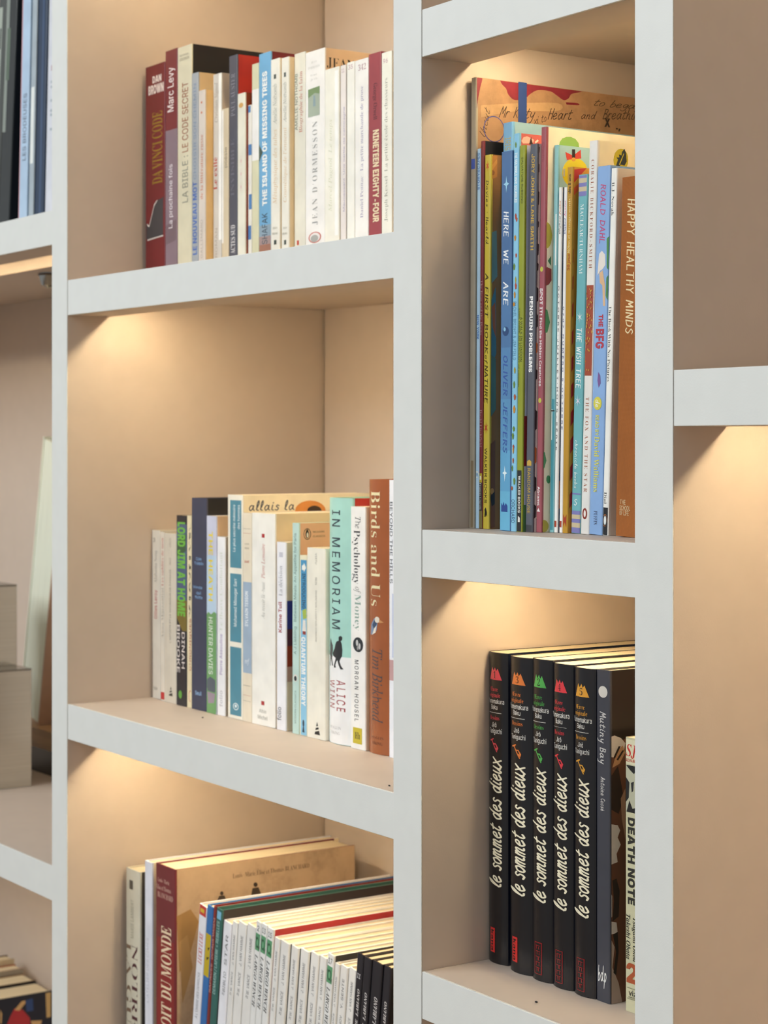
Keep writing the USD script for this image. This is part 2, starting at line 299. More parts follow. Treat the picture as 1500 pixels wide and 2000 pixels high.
zero = lambda x: 0 * x
tiltC = lambda x: -3.6 * (x + 586) / 586
def shelf_board(bay, ztop, strip=True, thick=False, tilt=zero, name='shelf', lamp=None):
    a, b = BAY[bay]; a += .25; b -= .25; zb = ztop - 35.6
    m = [bx(a, b, 3.4, 47, zb, ztop, tilt)]
    if thick: m += [bx(a, b, 47, 103, ztop - 18.6, ztop, tilt), bx(a, b, 103, 307.8, zb, ztop, tilt)]
    else: m += [bx(a, b, 47, 307.8, ztop - 18.6, ztop, tilt)]
    s = obj(name, world(trimesh.util.concatenate(m)), BEIGE, case)
    obj('front_lip', world(bx(a, b, .8, 3.3, zb, ztop, tilt, ch=.5)), WHITE, s, 'white front face of the shelf')
    if strip: obj('light_strip', world(bx(a + 30, b - 30, 61, 67, ztop - 20, ztop - 18.8, tilt)), LAMP.get(lamp or bay, LIGHT), s, 'warm glowing light strip behind the shelf lip')
    return s
for z in (166.9, -263.9): shelf_board('C', z, tilt=tiltC)
shelf_board('C', 600, tilt=zero); shelf_board('C', -735)
shelf_board('D', 326.7); shelf_board('D', -64); shelf_board('D', -396); shelf_board('D', 700)
shelf_board('E', 47.2); shelf_board('E', -480); shelf_board('E', 640, lamp='E2')
a1 = shelf_board('A', 241.8, thick=True); shelf_board('A', -435.4, thick=True); shelf_board('A', -1047, thick=True); shelf_board('A', 830, thick=True)
for k, (a, b) in BAY.items():
    obj('top_board', world(bx(a + .2, b - .2, 2, 307.8, TOP - 30, TOP)), BEIGE, case); obj('bottom_board', world(bx(a + .2, b - .2, 2, 307.8, -1400, -1340)), BEIGE, case)
# ---------------------------------------------------------------- rows of books: (shelf, thickness, x, y, z, height, depth, binding, name, label, category, spine, cover, gloss, lean, print)
BOOKS = [
('C1',43.0,-576.5,84,166.8,222.9,150,'pb','paperback_book','dark red paperback with gold title and torn black strip,leftmost on its shelf','book','6e1a20','6e1a20',0.38,0.0,[('H','x','DAN','e6d6cc',0.051,0.083,0.6,0.45),('H','x','BROWN','e6d6cc',0.091,0.133,0.55,0.78),('T','sb','u','DA VINCI CODE','8f6f1c',0.218,0.551,0.62,0.5),('P','3c3a3e',((0,0.72),(0.2,0.741),(0.45,0.649),(0.6,0.628),(1,0.616),(1,0.79),(0,0.8))),('P','d8d0c8',((0,0.8),(1,0.79),(1,0.796),(0.6,0.799),(0,0.807))),('P','d8d0c8',((0,0.715),(0.2,0.736),(0.45,0.644),(0.62,0.623),(0.62,0.628),(0.46,0.651),(0.2,0.744),(0,0.722)))]),
('C1',25.8,-533.0,84.1,166.6,232.6,150,'pb','paperback_book','tall dark red paperback with a mauve lower half and white lettering reading upward','book','74282e','74282e',0.38,0.0,[('R','84707a',0.348,0.94,0.0,1.0),('T','n','u','Marc Levy','f0e4e0',0.076,0.269,0.45,0.5),('P','746068',((0,0.762),(1,0.74),(1,0.829),(0,0.847))),('T','n','u','La prochaine fois','e4dce0',0.498,0.776,0.45,0.3)]),
('C1',29.5,-506.7,84.1,166.4,231.9,160,'pb','paperback_book','tall cream paperback with red brown capitals and a black cover','book','d6cfb4','17171a',0.38,0.0,[('H','n','MICHAEL','8a8470',0.033,0.041,0.5,0.65),('H','n','DROSNIN','8a8470',0.048,0.06,0.5,0.65),('T','n','u','LE CODE SECRET','9c5c42',0.157,0.458,0.55,0.42),('T','n','u','LA BIBLE :','8a8a7c',0.474,0.676,0.55,0.4),('CT','sb','M','d8c090',0.06,0.1,0.62,0.8)]),
('C1',13.2,-476.8,84.1,166.2,201.8,118,'pb','paperback_book','grey blue paperback with bright blue lettering below,beside the tall cream one','book','a4a9ae','d8bd94',0.38,0.0,[('T','n','u','CHOISIR SON CHEMIN','7f90a8',0.053,0.523,0.5,0.4),('T','b','u','LE NOUVEAU MOT','3f68b4',0.535,0.893,0.5,0.62),('CT','b','AMI','e8d8b8',0.04,0.1,0.25,0.9),('CT','b','NOIR','a89878',0.12,0.2,0.1,0.9)]),
('C1',13.0,-463.1,84.2,166.1,182.6,110,'pb','paperback_book','slim pinkish white paperback with two red dots and orange red lettering','book','d8cdc2','e8c184',0.38,0.0,[('O','c87050',0.5,0.065,0.12,0.0061),('O','c87050',0.5,0.12,0.12,0.0061),('T','s','u','de la littérature russe','c8704a',0.24,0.588,0.5,0.4),('T','n','u','GALLIMARD','b8aea4',0.699,0.906,0.5,0.35)]),
('C1',16.4,-449.7,93.1,166.1,197.4,112,'pb','paperback_book','pale grey paperback with small red title low on the spine','book','cfcac2','e2cfbc',0.38,0.0,[('T','i','u','Christian Signol','9a948c',0.043,0.24,0.4,0.35),('T','sb','u','Le exilé','b85048',0.414,0.575,0.3,0.42),('T','n','u','ROMAN','b0a8a0',0.767,0.911,0.4,0.28),('R','f4f2ec',0.003,0.828,0.72,1)]),
('C1',13.6,-432.8,93.2,166.0,161.1,108,'pb','paperback_book','small worn cream booklet with whitened spine edges before the dark grey book','book','d2c2a4','cdae6c',0.38,0.0,[('R','f2eee6',0.006,0.812,0,0.3),('T','n','u','poésie','8a8070',0.234,0.358,0.6,0.4)]),
('C1',15.9,-418.7,93.5,165.9,210.6,115,'pb','paperback_book','dark slate paperback with pale grey capitals and a red cover','book','50515c','b22c26',0.38,0.0,[('T','s','u','PAUL AUSTER','8c8c94',0.083,0.279,0.5,0.5),('T','s','u','INVISIBLE','6c6c78',0.384,0.645,0.45,0.4),('T','sb','u','ACTES SUD','d6d4d4',0.78,0.911,0.5,0.5),('CP','8e1c1c',((0.2,0.03),(0.6,0.05),(0.8,0.16),(0.3,0.2)))]),
('C1',14.3,-402.3,93.5,165.8,171.7,112,'pb','paperback_book','ivory paperback with faint orange emblem and a brown red cover','book','e6e3d2','8c3c22',0.3,0.0,[('O','d8a860',0.5,0.067,0.3,0.0143),('T','n','u','III','e0c8c0',0.35,0.553,0.5,0.2)]),
('C1',6.8,-387.6,96.6,165.7,159.2,108,'pb','paperback_book','thin white booklet with blue blotches down its spine','book','e6e2d8','8c3c22',0.38,0.0,[('R','4f84b8',0.005,0.045,0.1,0.8),('R','4a7cb4',0.237,0.302,0.2,1),('R','4a7cb4',0.537,0.628,0.3,1),('R','4a7cb4',0.726,0.809,0.1,0.9)]),
('C1',13.0,-380.4,96.7,165.6,197.3,115,'pb','paperback_book','olive cream paperback with a white paper label,beside the sky blue one','book','d6d3b2','d6d3b2',0.38,0.0,[('R','eeece8',0.124,0.468,0,1)]),
('C1',22.0,-366.9,96.6,165.6,204.6,128,'pb','paperback_book','sky blue paperback with bold white capitals reading upward','book','6fa9d0','6a2028',0.38,0.0,[('T','x','u','THE ISLAND OF MISSING TREES','f2f2ee',0.086,0.706,0.5,0.4),('R','8aa0b0',0.796,0.848,0.0,1.0),('R','a08a88',0.848,0.886,0.0,1.0),('R','a0705c',0.886,0.938,0.0,1.0),('T','n','u','SHAFAK','40505c',0.741,0.884,0.5,0.45),('P','46584f',((0,0.414),(0.34,0.457),(0,0.504)))]),
('C1',15.8,-344.5,96.3,165.4,195.8,118,'pb','paperback_book','slim cream novel with two black squares,just right of the sky blue paperback','book','e9e6da','e4cca4',0.38,0.0,[('R','3f4a44',0.073,0.095,0.38,0.64),('T','i','u','Amélie Nothomb','a2a498',0.12,0.313,0.5,0.42),('T','i','u','Métaphysique des tubes','d9bd98',0.337,0.695,0.5,0.42),('H','n','Albin','b4b4a8',0.803,0.814,0.5,0.5),('H','n','Michel','b4b4a8',0.829,0.841,0.5,0.6),('R','38443e',0.867,0.889,0.4,0.68)]),
('C1',12.9,-328.2,98.2,165.3,195.1,118,'pb','paperback_book','slim cream novel with two black squares,second right of the sky blue paperback','book','e9e6da','e4cca4',0.38,0.0,[('R','3f4a44',0.071,0.093,0.38,0.64),('T','i','u','Amélie Nothomb','a2a498',0.118,0.31,0.5,0.42),('T','i','u','Cosmétique de l’ennemi','d9bd98',0.334,0.692,0.5,0.42),('H','n','Albin','b4b4a8',0.808,0.819,0.5,0.5),('H','n','Michel','b4b4a8',0.834,0.846,0.5,0.6),('R','38443e',0.872,0.894,0.4,0.68)]),
('C1',19.4,-314.7,104,165.2,197.3,125,'pb','paperback_book','cream novel with green grey author line beside a red title line','book','e2dfd0','e3c58e',0.38,0.0,[('T','n','u','AMÉLIE NOTHOMB','66786a',0.094,0.359,0.2,0.24),('T','s','u','Biographie de la faim','c4806c',0.089,0.374,0.6,0.3),('R','c04438',0.879,0.901,0.26,0.44)]),
('C1',33.0,-294.9,104.0,165.1,195.3,160,'pb','paperback_book','thick white paperback with a small green river photo on the spine','book','f0eeea','e6c8a6',0.38,0.0,[('H','s','JEAN','c0c0bc',0.048,0.057,0.45,0.3),('H','s','D’ORMESSON','c0c0bc',0.071,0.082,0.45,0.6),('H','s','Et moi,','c0c0bc',0.108,0.117,0.45,0.35),('H','s','je vis','c0c0bc',0.127,0.137,0.45,0.35),('R','a4b0a0',0.176,0.307,0.15,0.75),('P','7c9468',((0.15,0.176),(0.75,0.172),(0.75,0.209),(0.5,0.199),(0.15,0.217))),('P','8ea2a8',((0.42,0.209),(0.52,0.212),(0.54,0.261),(0.4,0.261))),('T','s','u','^JEAN D’ORMESSON','9c9c9a',0.333,0.817,0.5,0.26),('O','c87870',0.5,0.876,0.33,0.0264),('O','e8e2de',0.5,0.876,0.27,0.0216),('O','a8aaa6',0.48,0.881,0.2,0.0168),('CT','s','JEAN','2c2420',0.0436,0.0889,0.016,0.202)]),
('C1',24.0,-261.4,103.7,164.9,174.5,110,'pb','paperback_book','worn shiny white pocket book with a curled top edge','book','f1efe2','e8dcc4',0.25,0.0,[('T','i','u','Marcel Pagnol  Le temps','d9dac2',0.264,0.742,0.4,0.22),('R','fafaf6',0.018,0.868,0.72,0.95)]),
('C1',8.8,-235.8,104,164.7,174.5,110,'pb','paperback_book','thin pinkish white pocket book with a dark picture cover','book','e9e2de','4c4c44',0.38,0.0,[('H','n','11','b89aa4',0.017,0.037,0.5,0.5),('T','n','u','Maupassant  Une partie de campagne','a8a0b8',0.215,0.751,0.7,0.3)]),
('C1',12.5,-225.3,104,164.7,175.4,110,'pb','paperback_book','glossy white pocket book with a pale pink number at its top','book','f2f1e8','88968c',0.25,0.0,[('H','n','35','c8a4ac',0.013,0.036,0.5,0.6)]),
('C1',21.4,-212.1,104,164.6,175.1,110,'pb','paperback_book','white pocket book numbered in mauve with lavender grey lettering','book','f3f1ec','e8dcc4',0.28,0.0,[('H','s','342','b48c94',0.025,0.055,0.55,0.58),('T','s','u','Daniel Pennac   La petite marchande de prose','aaa4bc',0.136,0.799,0.52,0.22)]),
('C1',19.6,-190.2,104.0,164.5,177.3,111,'pb','paperback_book','brick red paperback with pale block capitals reading downward','book','9c464c','9c464c',0.38,0.0,[('T','sb','d','George Orwell','6a3238',0.148,0.329,0.55,0.3),('T','x','d','NINETEEN EIGHTY-FOUR','ead9b4',0.38,0.834,0.6,0.48)]),
('C1',15.9,-170.0,104,164.3,175.3,110,'pb','paperback_book','white pocket book with blurry grey lettering,at the right post on the top shelf','book','eeede0','d8c090',0.38,0.0,[('H','n','96','b894a0',0.031,0.053,0.4,0.45),('T','s','u','Joseph Kessel  La petite école des chasseurs','a6a698',0.128,0.838,0.45,0.3)]),
('C2',17.7,-582.2,95,-263.9,174.6,110,'pb','paperback_book','cream paperback with grey title over red author name,leftmost on the middle shelf','book','e4e0d6','e4e0d6',0.38,-0.4,[('T','s','u','Alabama Song','a4a29c',0.122,0.313,0.45,0.36),('T','n','u','Gilles Leroy','b85058',0.355,0.527,0.45,0.36),('H','i','3','8a8880',0.047,0.07,0.3,0.25),('H','n','folio','9a9890',0.929,0.949,0.4,0.5)]),
('C2',8.7,-558.5,92,-264.1,173.9,110,'pb','paperback_book','thin beige paperback with a red square at the foot of its spine','book','ded7ca','ded7ca',0.38,-0.3,[('T','s','u','Les oubliés de mon','b8504c',0.037,0.319,0.6,0.5),('T','s','u','Anna Mazzantini','a09a90',0.333,0.628,0.6,0.5),('R','b83034',0.948,0.991,0.05,0.95)]),
('C2',26.1,-549.3,91.5,-264.1,173.1,125,'pb','paperback_book','beige grey paperback with a black striped triangle logo,left of the dark green titled one','book','cfc7b8','cfc7b8',0.38,0.0,[('T','n','u','LANCIO','8c867c',0.028,0.081,0.5,0.14),('T','n','u','RICI','8c867c',0.146,0.185,0.5,0.14),('T','n','u','L’ARTISTE ET LE VOYAGEUR DE PASSAGE','8c867c',0.213,0.646,0.5,0.12),('P','2a2a2a',((0.4,0.959),(0.56,0.902),(0.72,0.959))),('P','cfc7b8',((0.36,0.945),(0.8,0.928),(0.8,0.934),(0.36,0.952))),('P','cfc7b8',((0.36,0.928),(0.8,0.913),(0.8,0.919),(0.36,0.934)))]),
('C2',22.1,-522.8,91.3,-264.3,192.3,128,'pb','paperback_book','dark painted paperback with green condensed capitals and white author name','book','26262e','26262e',0.38,0.0,[('R','4a5c7c',0.046,0.444,0.0,1.0),('R','75652e',0.444,0.606,0.0,1.0),('P','3c5a40',((0,0.143),(1,0.089),(1,0.183),(0,0.223))),('P','2a2a30',((0,0.533),(0.6,0.606),(0,0.627))),('T','x','d','LORD JIM AT HOME','6db544',0.035,0.53,0.5,0.72),('T','n','d','DINAH','e6dcd6',0.613,0.803,0.68,0.28),('T','n','d','BROOKE','e6dcd6',0.578,0.828,0.22,0.28),('O','5ea040',0.4,0.942,0.16,0.0215)]),
('C2',9.6,-500.2,91.2,-264.4,193.0,128,'pb','paperback_book','cream paperback with ragged black lettering squeezed beside the navy one','book','e0d3b0','e0d3b0',0.38,0.0,[('T','x','u','MACHIAVEL','2e2a28',0.045,0.53,0.75,0.5),('T','n','u','CHRONIQUES','a84038',0.537,0.807,0.75,0.35),('O','b83a34',0.75,0.939,0.3,0.0293)]),
('C2',30.7,-490.2,91.0,-264.5,211.0,150,'hf','picture_book','tall navy hardback with small light blue lettering,fourth of the dark ones','book','3b3e54','14151b',0.55,0.0,[('H','n','Colm','86aedb',0.28,0.294,0.5,0.35),('H','n','Tóibín','86aedb',0.302,0.315,0.5,0.6),('H','n','Vinda','86aedb',0.415,0.428,0.42,0.6),('H','n','qui','86aedb',0.44,0.454,0.5,0.3),('H','n','flotte','86aedb',0.461,0.475,0.5,0.5),('H','n','Seuil','9cc0e8',0.911,0.93,0.48,0.42)]),
('C2',19.6,-459.1,90.9,-264.7,194.1,128,'pb','paperback_book','lavender and green paperback with yellow title and white author name reading downward','book','c6cadf','d4b898',0.38,0.0,[('R','b9cfe4',0.2,0.493,0.0,1.0),('P','6f9f66',((0,0.506),(0.2,0.488),(0.5,0.499),(0.8,0.483),(1,0.491),(1,1.013),(0,1.013))),('P','57606a',((0,0.836),(0.4,0.815),(1,0.831),(1,0.893),(0,0.888))),('P','9a8a98',((0.1,0.893),(0.9,0.898),(0.8,0.945),(0.2,0.953))),('T','b','d','THE HEATH','e6d040',0.079,0.432,0.45,0.42),('T','n','d','HUNTER DAVIES','e6ede2',0.514,0.803,0.45,0.4),('CR','8a6a40',0.35,0.7,0.0,1.0),('CR','b08a48',0.7,1,0.0,1.0)]),
('C2',15.2,-439.0,91.8,-264.8,174.3,108,'pb','paperback_book','slim white pocket book with pale lavender lettering beside the lavender and green one','book','ededf0','a8947c',0.38,0.0,[('T','s','u','Le fleuve Combattant','d6dcd2',0.085,0.525,0.5,0.35),('T','b','u','Pierre Assouline','b3a6c8',0.544,0.773,0.5,0.34),('T','b','u','folio','c2c2c8',0.861,0.952,0.5,0.4)]),
('C2',29.0,-418.7,92,-264.9,216.0,150,'pb','paperback_book','tall cream paperback with three stacked teal panels on its spine','book','ece7d8','f3e9d0',0.38,0.0,[('R','4e8a9e',0.024,0.326,0.18,0.92),('R','4e8a9e',0.352,0.657,0.18,0.92),('R','4e8a9e',0.68,0.985,0.18,0.92),('T','n','u','La plus secrète mémoire','e8f0f0',0.044,0.254,0.44,0.16),('T','n','u','des hommes','e8f0f0',0.044,0.152,0.74,0.16),('T','n','u','Mohamed Mbougar Sarr','e8f0f0',0.374,0.588,0.52,0.2),('O','e8f0f0',0.56,0.945,0.18,0.016),('O','4e8a9e',0.56,0.945,0.14,0.0124),('O','e8f0f0',0.56,0.943,0.07,0.0069),('CT','h','allais la','4a5060',0.0287,0.0697,0.046,0.389),('CP','d8904c',((0.629,0.0775),(0.624,0.0918),(0.607,0.1046),(0.58,0.1146),(0.547,0.1207),(0.51,0.1224),(0.474,0.1196),(0.441,0.1125),(0.415,0.1018),(0.398,0.0887),(0.393,0.0743),(0.398,0.0601),(0.415,0.0474),(0.441,0.0374),(0.474,0.0312),(0.51,0.0293),(0.547,0.032),(0.58,0.039),(0.607,0.0497),(0.624,0.0629))),('CP','3a2a24',((0.598,0.077),(0.595,0.0842),(0.587,0.0906),(0.575,0.0956),(0.559,0.0987),(0.542,0.0996),(0.525,0.0982),(0.51,0.0947),(0.497,0.0894),(0.489,0.0828),(0.487,0.0756),(0.489,0.0684),(0.497,0.062),(0.51,0.057),(0.525,0.0539),(0.542,0.053),(0.559,0.0544),(0.575,0.0579),(0.587,0.0632),(0.595,0.0698))),('CP','f4e4c4',((0.001,-0.0082),(0.645,-0.0113),(0.645,-0.0031),(0.001,-0.0003)))]),
('C2',16.6,-389.3,91.9,-265.1,199.5,120,'pb','paperback_book','cream paperback with a grey blue band and white capitals on the band','book','e6dbc6','ead8b4',0.38,0.0,[('R','9db1c6',0.331,0.767,0.0,1.0),('T','b','u','SYLVAIN TESSON','eef2f6',0.376,0.544,0.45,0.34),('H','i','nrf','f0f2f4',0.698,0.722,0.5,0.5),('R','a8a090',0.075,0.077,0.08,0.92),('R','c08a78',0.097,0.099,0.08,0.92),('H','s','SYLVAIN','7a766c',0.145,0.153,0.5,0.5),('H','s','TESSON','7a766c',0.165,0.174,0.5,0.5),('H','n','BLANC','c05a48',0.228,0.239,0.5,0.5),('R','a8a090',0.826,0.829,0.08,0.92),('R','c89888',0.873,0.875,0.08,0.92),('R','a8a090',0.9,0.902,0.08,0.92)]),
('C2',43.0,-372.2,91.9,-265.2,200.1,140,'pb','paperback_book','thick ivory paperback with two small red squares and grey red lettering','book','f1efe8','ead2ac',0.38,0.0,[('R','b02c2c',0.097,0.115,0.44,0.56),('T','i','u','Pierre Lemaitre','c27a70',0.144,0.307,0.5,0.14),('T','i','u','Au revoir là-haut','a8a8a2',0.324,0.497,0.5,0.14),('R','a83034',0.885,0.904,0.42,0.55),('H','n','Albin','b4b2aa',0.924,0.941,0.48,0.3),('H','n','Michel','b4b2aa',0.953,0.972,0.48,0.42)]),
('C2',16.5,-326.6,92,-265.5,174.6,108,'pb','paperback_book','white pocket book with dark red author name and a blue and red picture cover','book','efeff4','e6d6bc',0.38,0.0,[('R','c8c8d4',0.054,0.08,0.3,0.7),('T','s','u','La décision','a6a6ae',0.127,0.286,0.45,0.38),('T','b','u','Karine Tuil','a02a30',0.317,0.481,0.4,0.36),('T','n','u','folio','4a4a58',0.879,0.95,0.3,0.42),('CR','33388c',0.31,0.46,0.0,1.0),('CR','5a2c3c',0.46,0.55,0.0,1.0),('CR','9c3a1c',0.55,0.66,0.0,1.0),('CR','c8a090',0.66,0.74,0.0,1.0)]),
('C2',11.7,-298.8,92,-265.7,193.3,128,'pb','paperback_book','thin pale mint paperback in front of an orange tan cover with an oval emblem','book','bfdbd4','e6b692',0.38,0.0,[('T','n','u','A J Liebling   Between Meals: An Appetite for Paris','6d8f8a',0.048,0.623,0.45,0.36),('O','e8e0d8',0.5,0.736,0.3,0.017),('O','2a3a3a',0.5,0.738,0.2,0.0122),('T','n','u','MODERN CLASSICS','7a9a94',0.796,0.951,0.5,0.25),('CP','3c2c24',((0.102,0.0529),(0.101,0.0613),(0.096,0.0688),(0.089,0.0748),(0.081,0.0785),(0.071,0.0796),(0.062,0.0781),(0.053,0.0741),(0.046,0.0679),(0.042,0.0603),(0.04,0.0518),(0.042,0.0435),(0.046,0.0359),(0.053,0.03),(0.062,0.0263),(0.071,0.0251),(0.081,0.0266),(0.089,0.0306),(0.096,0.0368),(0.101,0.0445))),('CP','e6b692',((0.097,0.0528),(0.096,0.06),(0.092,0.0665),(0.086,0.0715),(0.079,0.0747),(0.071,0.0757),(0.063,0.0744),(0.056,0.071),(0.05,0.0657),(0.046,0.0592),(0.045,0.0519),(0.046,0.0447),(0.05,0.0383),(0.056,0.0332),(0.063,0.03),(0.071,0.029),(0.079,0.0303),(0.086,0.0337),(0.092,0.039),(0.096,0.0456))),('CP','2c2420',((0.087,0.0539),(0.086,0.0596),(0.084,0.0647),(0.08,0.0687),(0.076,0.0713),(0.071,0.0721),(0.066,0.0711),(0.062,0.0684),(0.059,0.0642),(0.056,0.059),(0.056,0.0533),(0.056,0.0476),(0.059,0.0425),(0.062,0.0385),(0.066,0.0359),(0.071,0.0351),(0.076,0.0361),(0.08,0.0388),(0.084,0.0429),(0.086,0.0481))),('CP','2c2420',((0.081,0.0379),(0.08,0.0402),(0.079,0.0422),(0.077,0.0438),(0.074,0.0448),(0.071,0.0451),(0.068,0.0447),(0.066,0.0436),(0.063,0.0419),(0.062,0.0399),(0.062,0.0376),(0.062,0.0354),(0.063,0.0334),(0.066,0.0318),(0.068,0.0308),(0.071,0.0305),(0.074,0.0309),(0.077,0.032),(0.079,0.0336),(0.08,0.0357))),('CP','f0e8dc',((0.081,0.0574),(0.081,0.0612),(0.08,0.0645),(0.078,0.0672),(0.076,0.0689),(0.073,0.0694),(0.071,0.0688),(0.069,0.067),(0.067,0.0643),(0.066,0.0609),(0.066,0.0571),(0.066,0.0534),(0.067,0.05),(0.069,0.0474),(0.071,0.0457),(0.073,0.0451),(0.076,0.0457),(0.078,0.0475),(0.08,0.0502),(0.081,0.0536))),('CT','n','MODERN','6a4c38',0.0386,0.0471,0.119,0.215),('CT','n','CLASSICS','6a4c38',0.0593,0.0678,0.119,0.223)]),
('C2',13.3,-286.2,92,-265.7,164.4,104,'pb','paperback_book','small cream and blue paperback with a blue title panel and white capitals','book','e9e4c6','e9e4c6',0.38,0.0,[('R','4795c2',0.026,0.306,0.2,0.95),('R','8cc4e2',0.306,0.998,0.2,0.95),('P','f2f2ea',((0.35,0.059),(0.6,0.05),(0.6,0.04),(0.9,0.068),(0.6,0.093),(0.6,0.082),(0.35,0.082))),('T','b','d','INTRODUCING','2c4c66',0.1,0.296,0.6,0.42),('P','a8bc50',((0.4,0.306),(0.9,0.294),(1,0.347),(0.5,0.355))),('P','e8e4dc',((0.5,0.359),(0.8,0.359),(0.9,0.421),(0.4,0.421))),('R','98382c',0.421,0.439,0.45,0.85),('T','x','d','QUANTUM THEORY','f4f6f6',0.453,0.835,0.55,0.52),('O','28384c',0.55,0.932,0.12,0.0199),('P','28384c',((0.4,0.982),(0.55,0.932),(0.7,0.982)))]),
('C2',31.2,-272.5,91.7,-265.8,172.0,128,'pb','paperback_book','thick cream paperback with a black triangle logo,left of the mint and white hardback','book','efebdd','efebdd',0.38,0.0,[('T','n','d','VIRTU','8e8a80',0.027,0.084,0.5,0.09),('T','n','d','REIS','8e8a80',0.155,0.193,0.5,0.09),('T','n','d','INVENTION + LOINTAIN DOMAINE','a09c92',0.222,0.492,0.5,0.08),('P','1e1e1e',((0.42,0.978),(0.56,0.91),(0.72,0.978))),('P','efebdd',((0.38,0.96),(0.8,0.941),(0.8,0.949),(0.38,0.967))),('P','efebdd',((0.38,0.941),(0.8,0.924),(0.8,0.93),(0.38,0.948)))]),
('C2',40.6,-240.8,91.2,-266.0,218.3,150,'hb','hardback_book','mint and white hardback with dark capitals and two walking silhouettes','book','a9d9ce','bc3c3c',0.38,0.0,[('R','f1f1f1',0.644,1.017,0.0,1.0),('T','n','d','^IN MEMORIAM','37464e',0.05,0.533,0.42,0.36),('P','4a4c4e',((0.109,0.584),(0.133,0.576),(0.17,0.578),(0.182,0.585),(0.218,0.592),(0.279,0.602),(0.291,0.623),(0.242,0.638),(0.267,0.649),(0.23,0.653),(0.279,0.674),(0.303,0.685),(0.23,0.685),(0.194,0.668),(0.158,0.659),(0.145,0.674),(0.145,0.687),(0.085,0.69),(0.097,0.668),(0.109,0.651),(0.073,0.644),(0.097,0.62),(0.097,0.596))),('P','2a2c2e',((0.545,0.568),(0.558,0.562),(0.63,0.559),(0.679,0.564),(0.667,0.575),(0.618,0.58),(0.655,0.59),(0.679,0.614),(0.667,0.64),(0.618,0.651),(0.582,0.662),(0.63,0.68),(0.715,0.693),(0.618,0.695),(0.545,0.679),(0.497,0.659),(0.448,0.668),(0.412,0.681),(0.436,0.69),(0.352,0.692),(0.339,0.684),(0.4,0.663),(0.424,0.651),(0.303,0.644),(0.267,0.635),(0.376,0.614),(0.412,0.596),(0.461,0.584),(0.545,0.579))),('T','n','d','^ALICE','a4484c',0.74,0.866,0.62,0.3),('T','n','d','^WINN','a4484c',0.743,0.856,0.24,0.28),('H','s','PENGUIN','b8b8b8',0.929,0.941,0.38,0.5),('H','s','VIKING','b8b8b8',0.95,0.962,0.38,0.42),('CR','9ad0c4',0.83,1,0.0,1.0)]),
('C2',23.5,-199.7,91.4,-266.3,211.7,130,'pb','paperback_book','white paperback with black serif title,dark round emblem and a yellow box at the foot','book','f3f1ed','e8d8c0',0.38,0.0,[('T','i','d','The','4c4c4c',0.042,0.089,0.5,0.36),('T','s','d','Psychology','2c2c30',0.097,0.319,0.44,0.42),('T','i','d','of','7c7c78',0.331,0.356,0.5,0.36),('T','s','d','Money','8ea89c',0.362,0.511,0.5,0.4),('O','2c3034',0.52,0.569,0.34,0.0306),('O','c8c8c8',0.45,0.562,0.08,0.0127),('O','c8c8c8',0.62,0.575,0.07,0.0127),('O','9a9a9a',0.5,0.583,0.06,0.0084),('T','n','d','^MORGAN HOUSEL','3c3c40',0.633,0.886,0.42,0.26),('R','c9b732',0.912,0.978,0.18,0.78),('H','sb','Hh','3a3a20',0.931,0.958,0.48,0.34)]),
('C2',36.6,-175.8,90.6,-266.4,236.0,155,'hb','hardback_book','glossy orange brown hardback with cream serif title and a small puffin picture','book','a05a32','96522c',0.16,0.0,[('T','s','d','Birds and Us','ebdfb2',0.041,0.462,0.42,0.42),('P','7a90b0',((0.18,0.569),(0.22,0.532),(0.4,0.506),(0.55,0.513),(0.5,0.55),(0.36,0.565))),('P','3a4a66',((0.3,0.532),(0.48,0.498),(0.55,0.517),(0.4,0.55))),('O','e6dccc',0.52,0.511,0.1,0.0112),('P','c8905c',((0.6,0.508),(0.76,0.519),(0.6,0.522))),('P','ece2d4',((0.28,0.569),(0.4,0.543),(0.5,0.532),(0.46,0.558))),('T','i','d','Tim Birkhead','5a4a48',0.618,0.884,0.5,0.4),('H','s','PENGUIN','6a4030',0.936,0.946,0.5,0.5),('H','s','VIKING','6a4030',0.956,0.967,0.5,0.42)]),
('C2',11.9,-138.7,90.6,-266.6,236.2,140,'pb','paperback_book','white paperback with pale blue side beside the post on the middle shelf','book','eef0f6','9ab0d0',0.38,0.0,[('T','n','d','BEYOND THE HILLS','4a5058',0.079,0.373,0.3,0.35),('R','c8a0a0',0.648,0.722,0,0.6),('R','c8d0e8',0.409,0.639,0.4,1)]),
('C3',31.7,-577.2,62,-735,299.4,190,'hf','picture_book','grey cream hardback with tall maroon serif lettering,leftmost on the bottom shelf','book','c8c4b2','4a443c',0.5,0.0,[('R','4a463e',0.038,0.069,0.25,0.5),('T','n','u','MARIE LAMBERT','94927f',0.103,0.235,0.45,0.2),('T','s','d','NOTRE MÈRE','4c222c',0.255,0.807,0.62,0.4),('T','s','d','LA GUERRE','77604e',0.255,0.79,0.2,0.32)]),
('C3',16.4,-527.8,58,-735,315.7,222,'hf','picture_book','tall thin white hardback standing left of the maroon spined travel book','book','dadde8','efe0c0',0.45,0.0,[('T','n','u','L’ATELIER DES CIMES','b8bcc8',0.244,0.449,0.4,0.3)]),
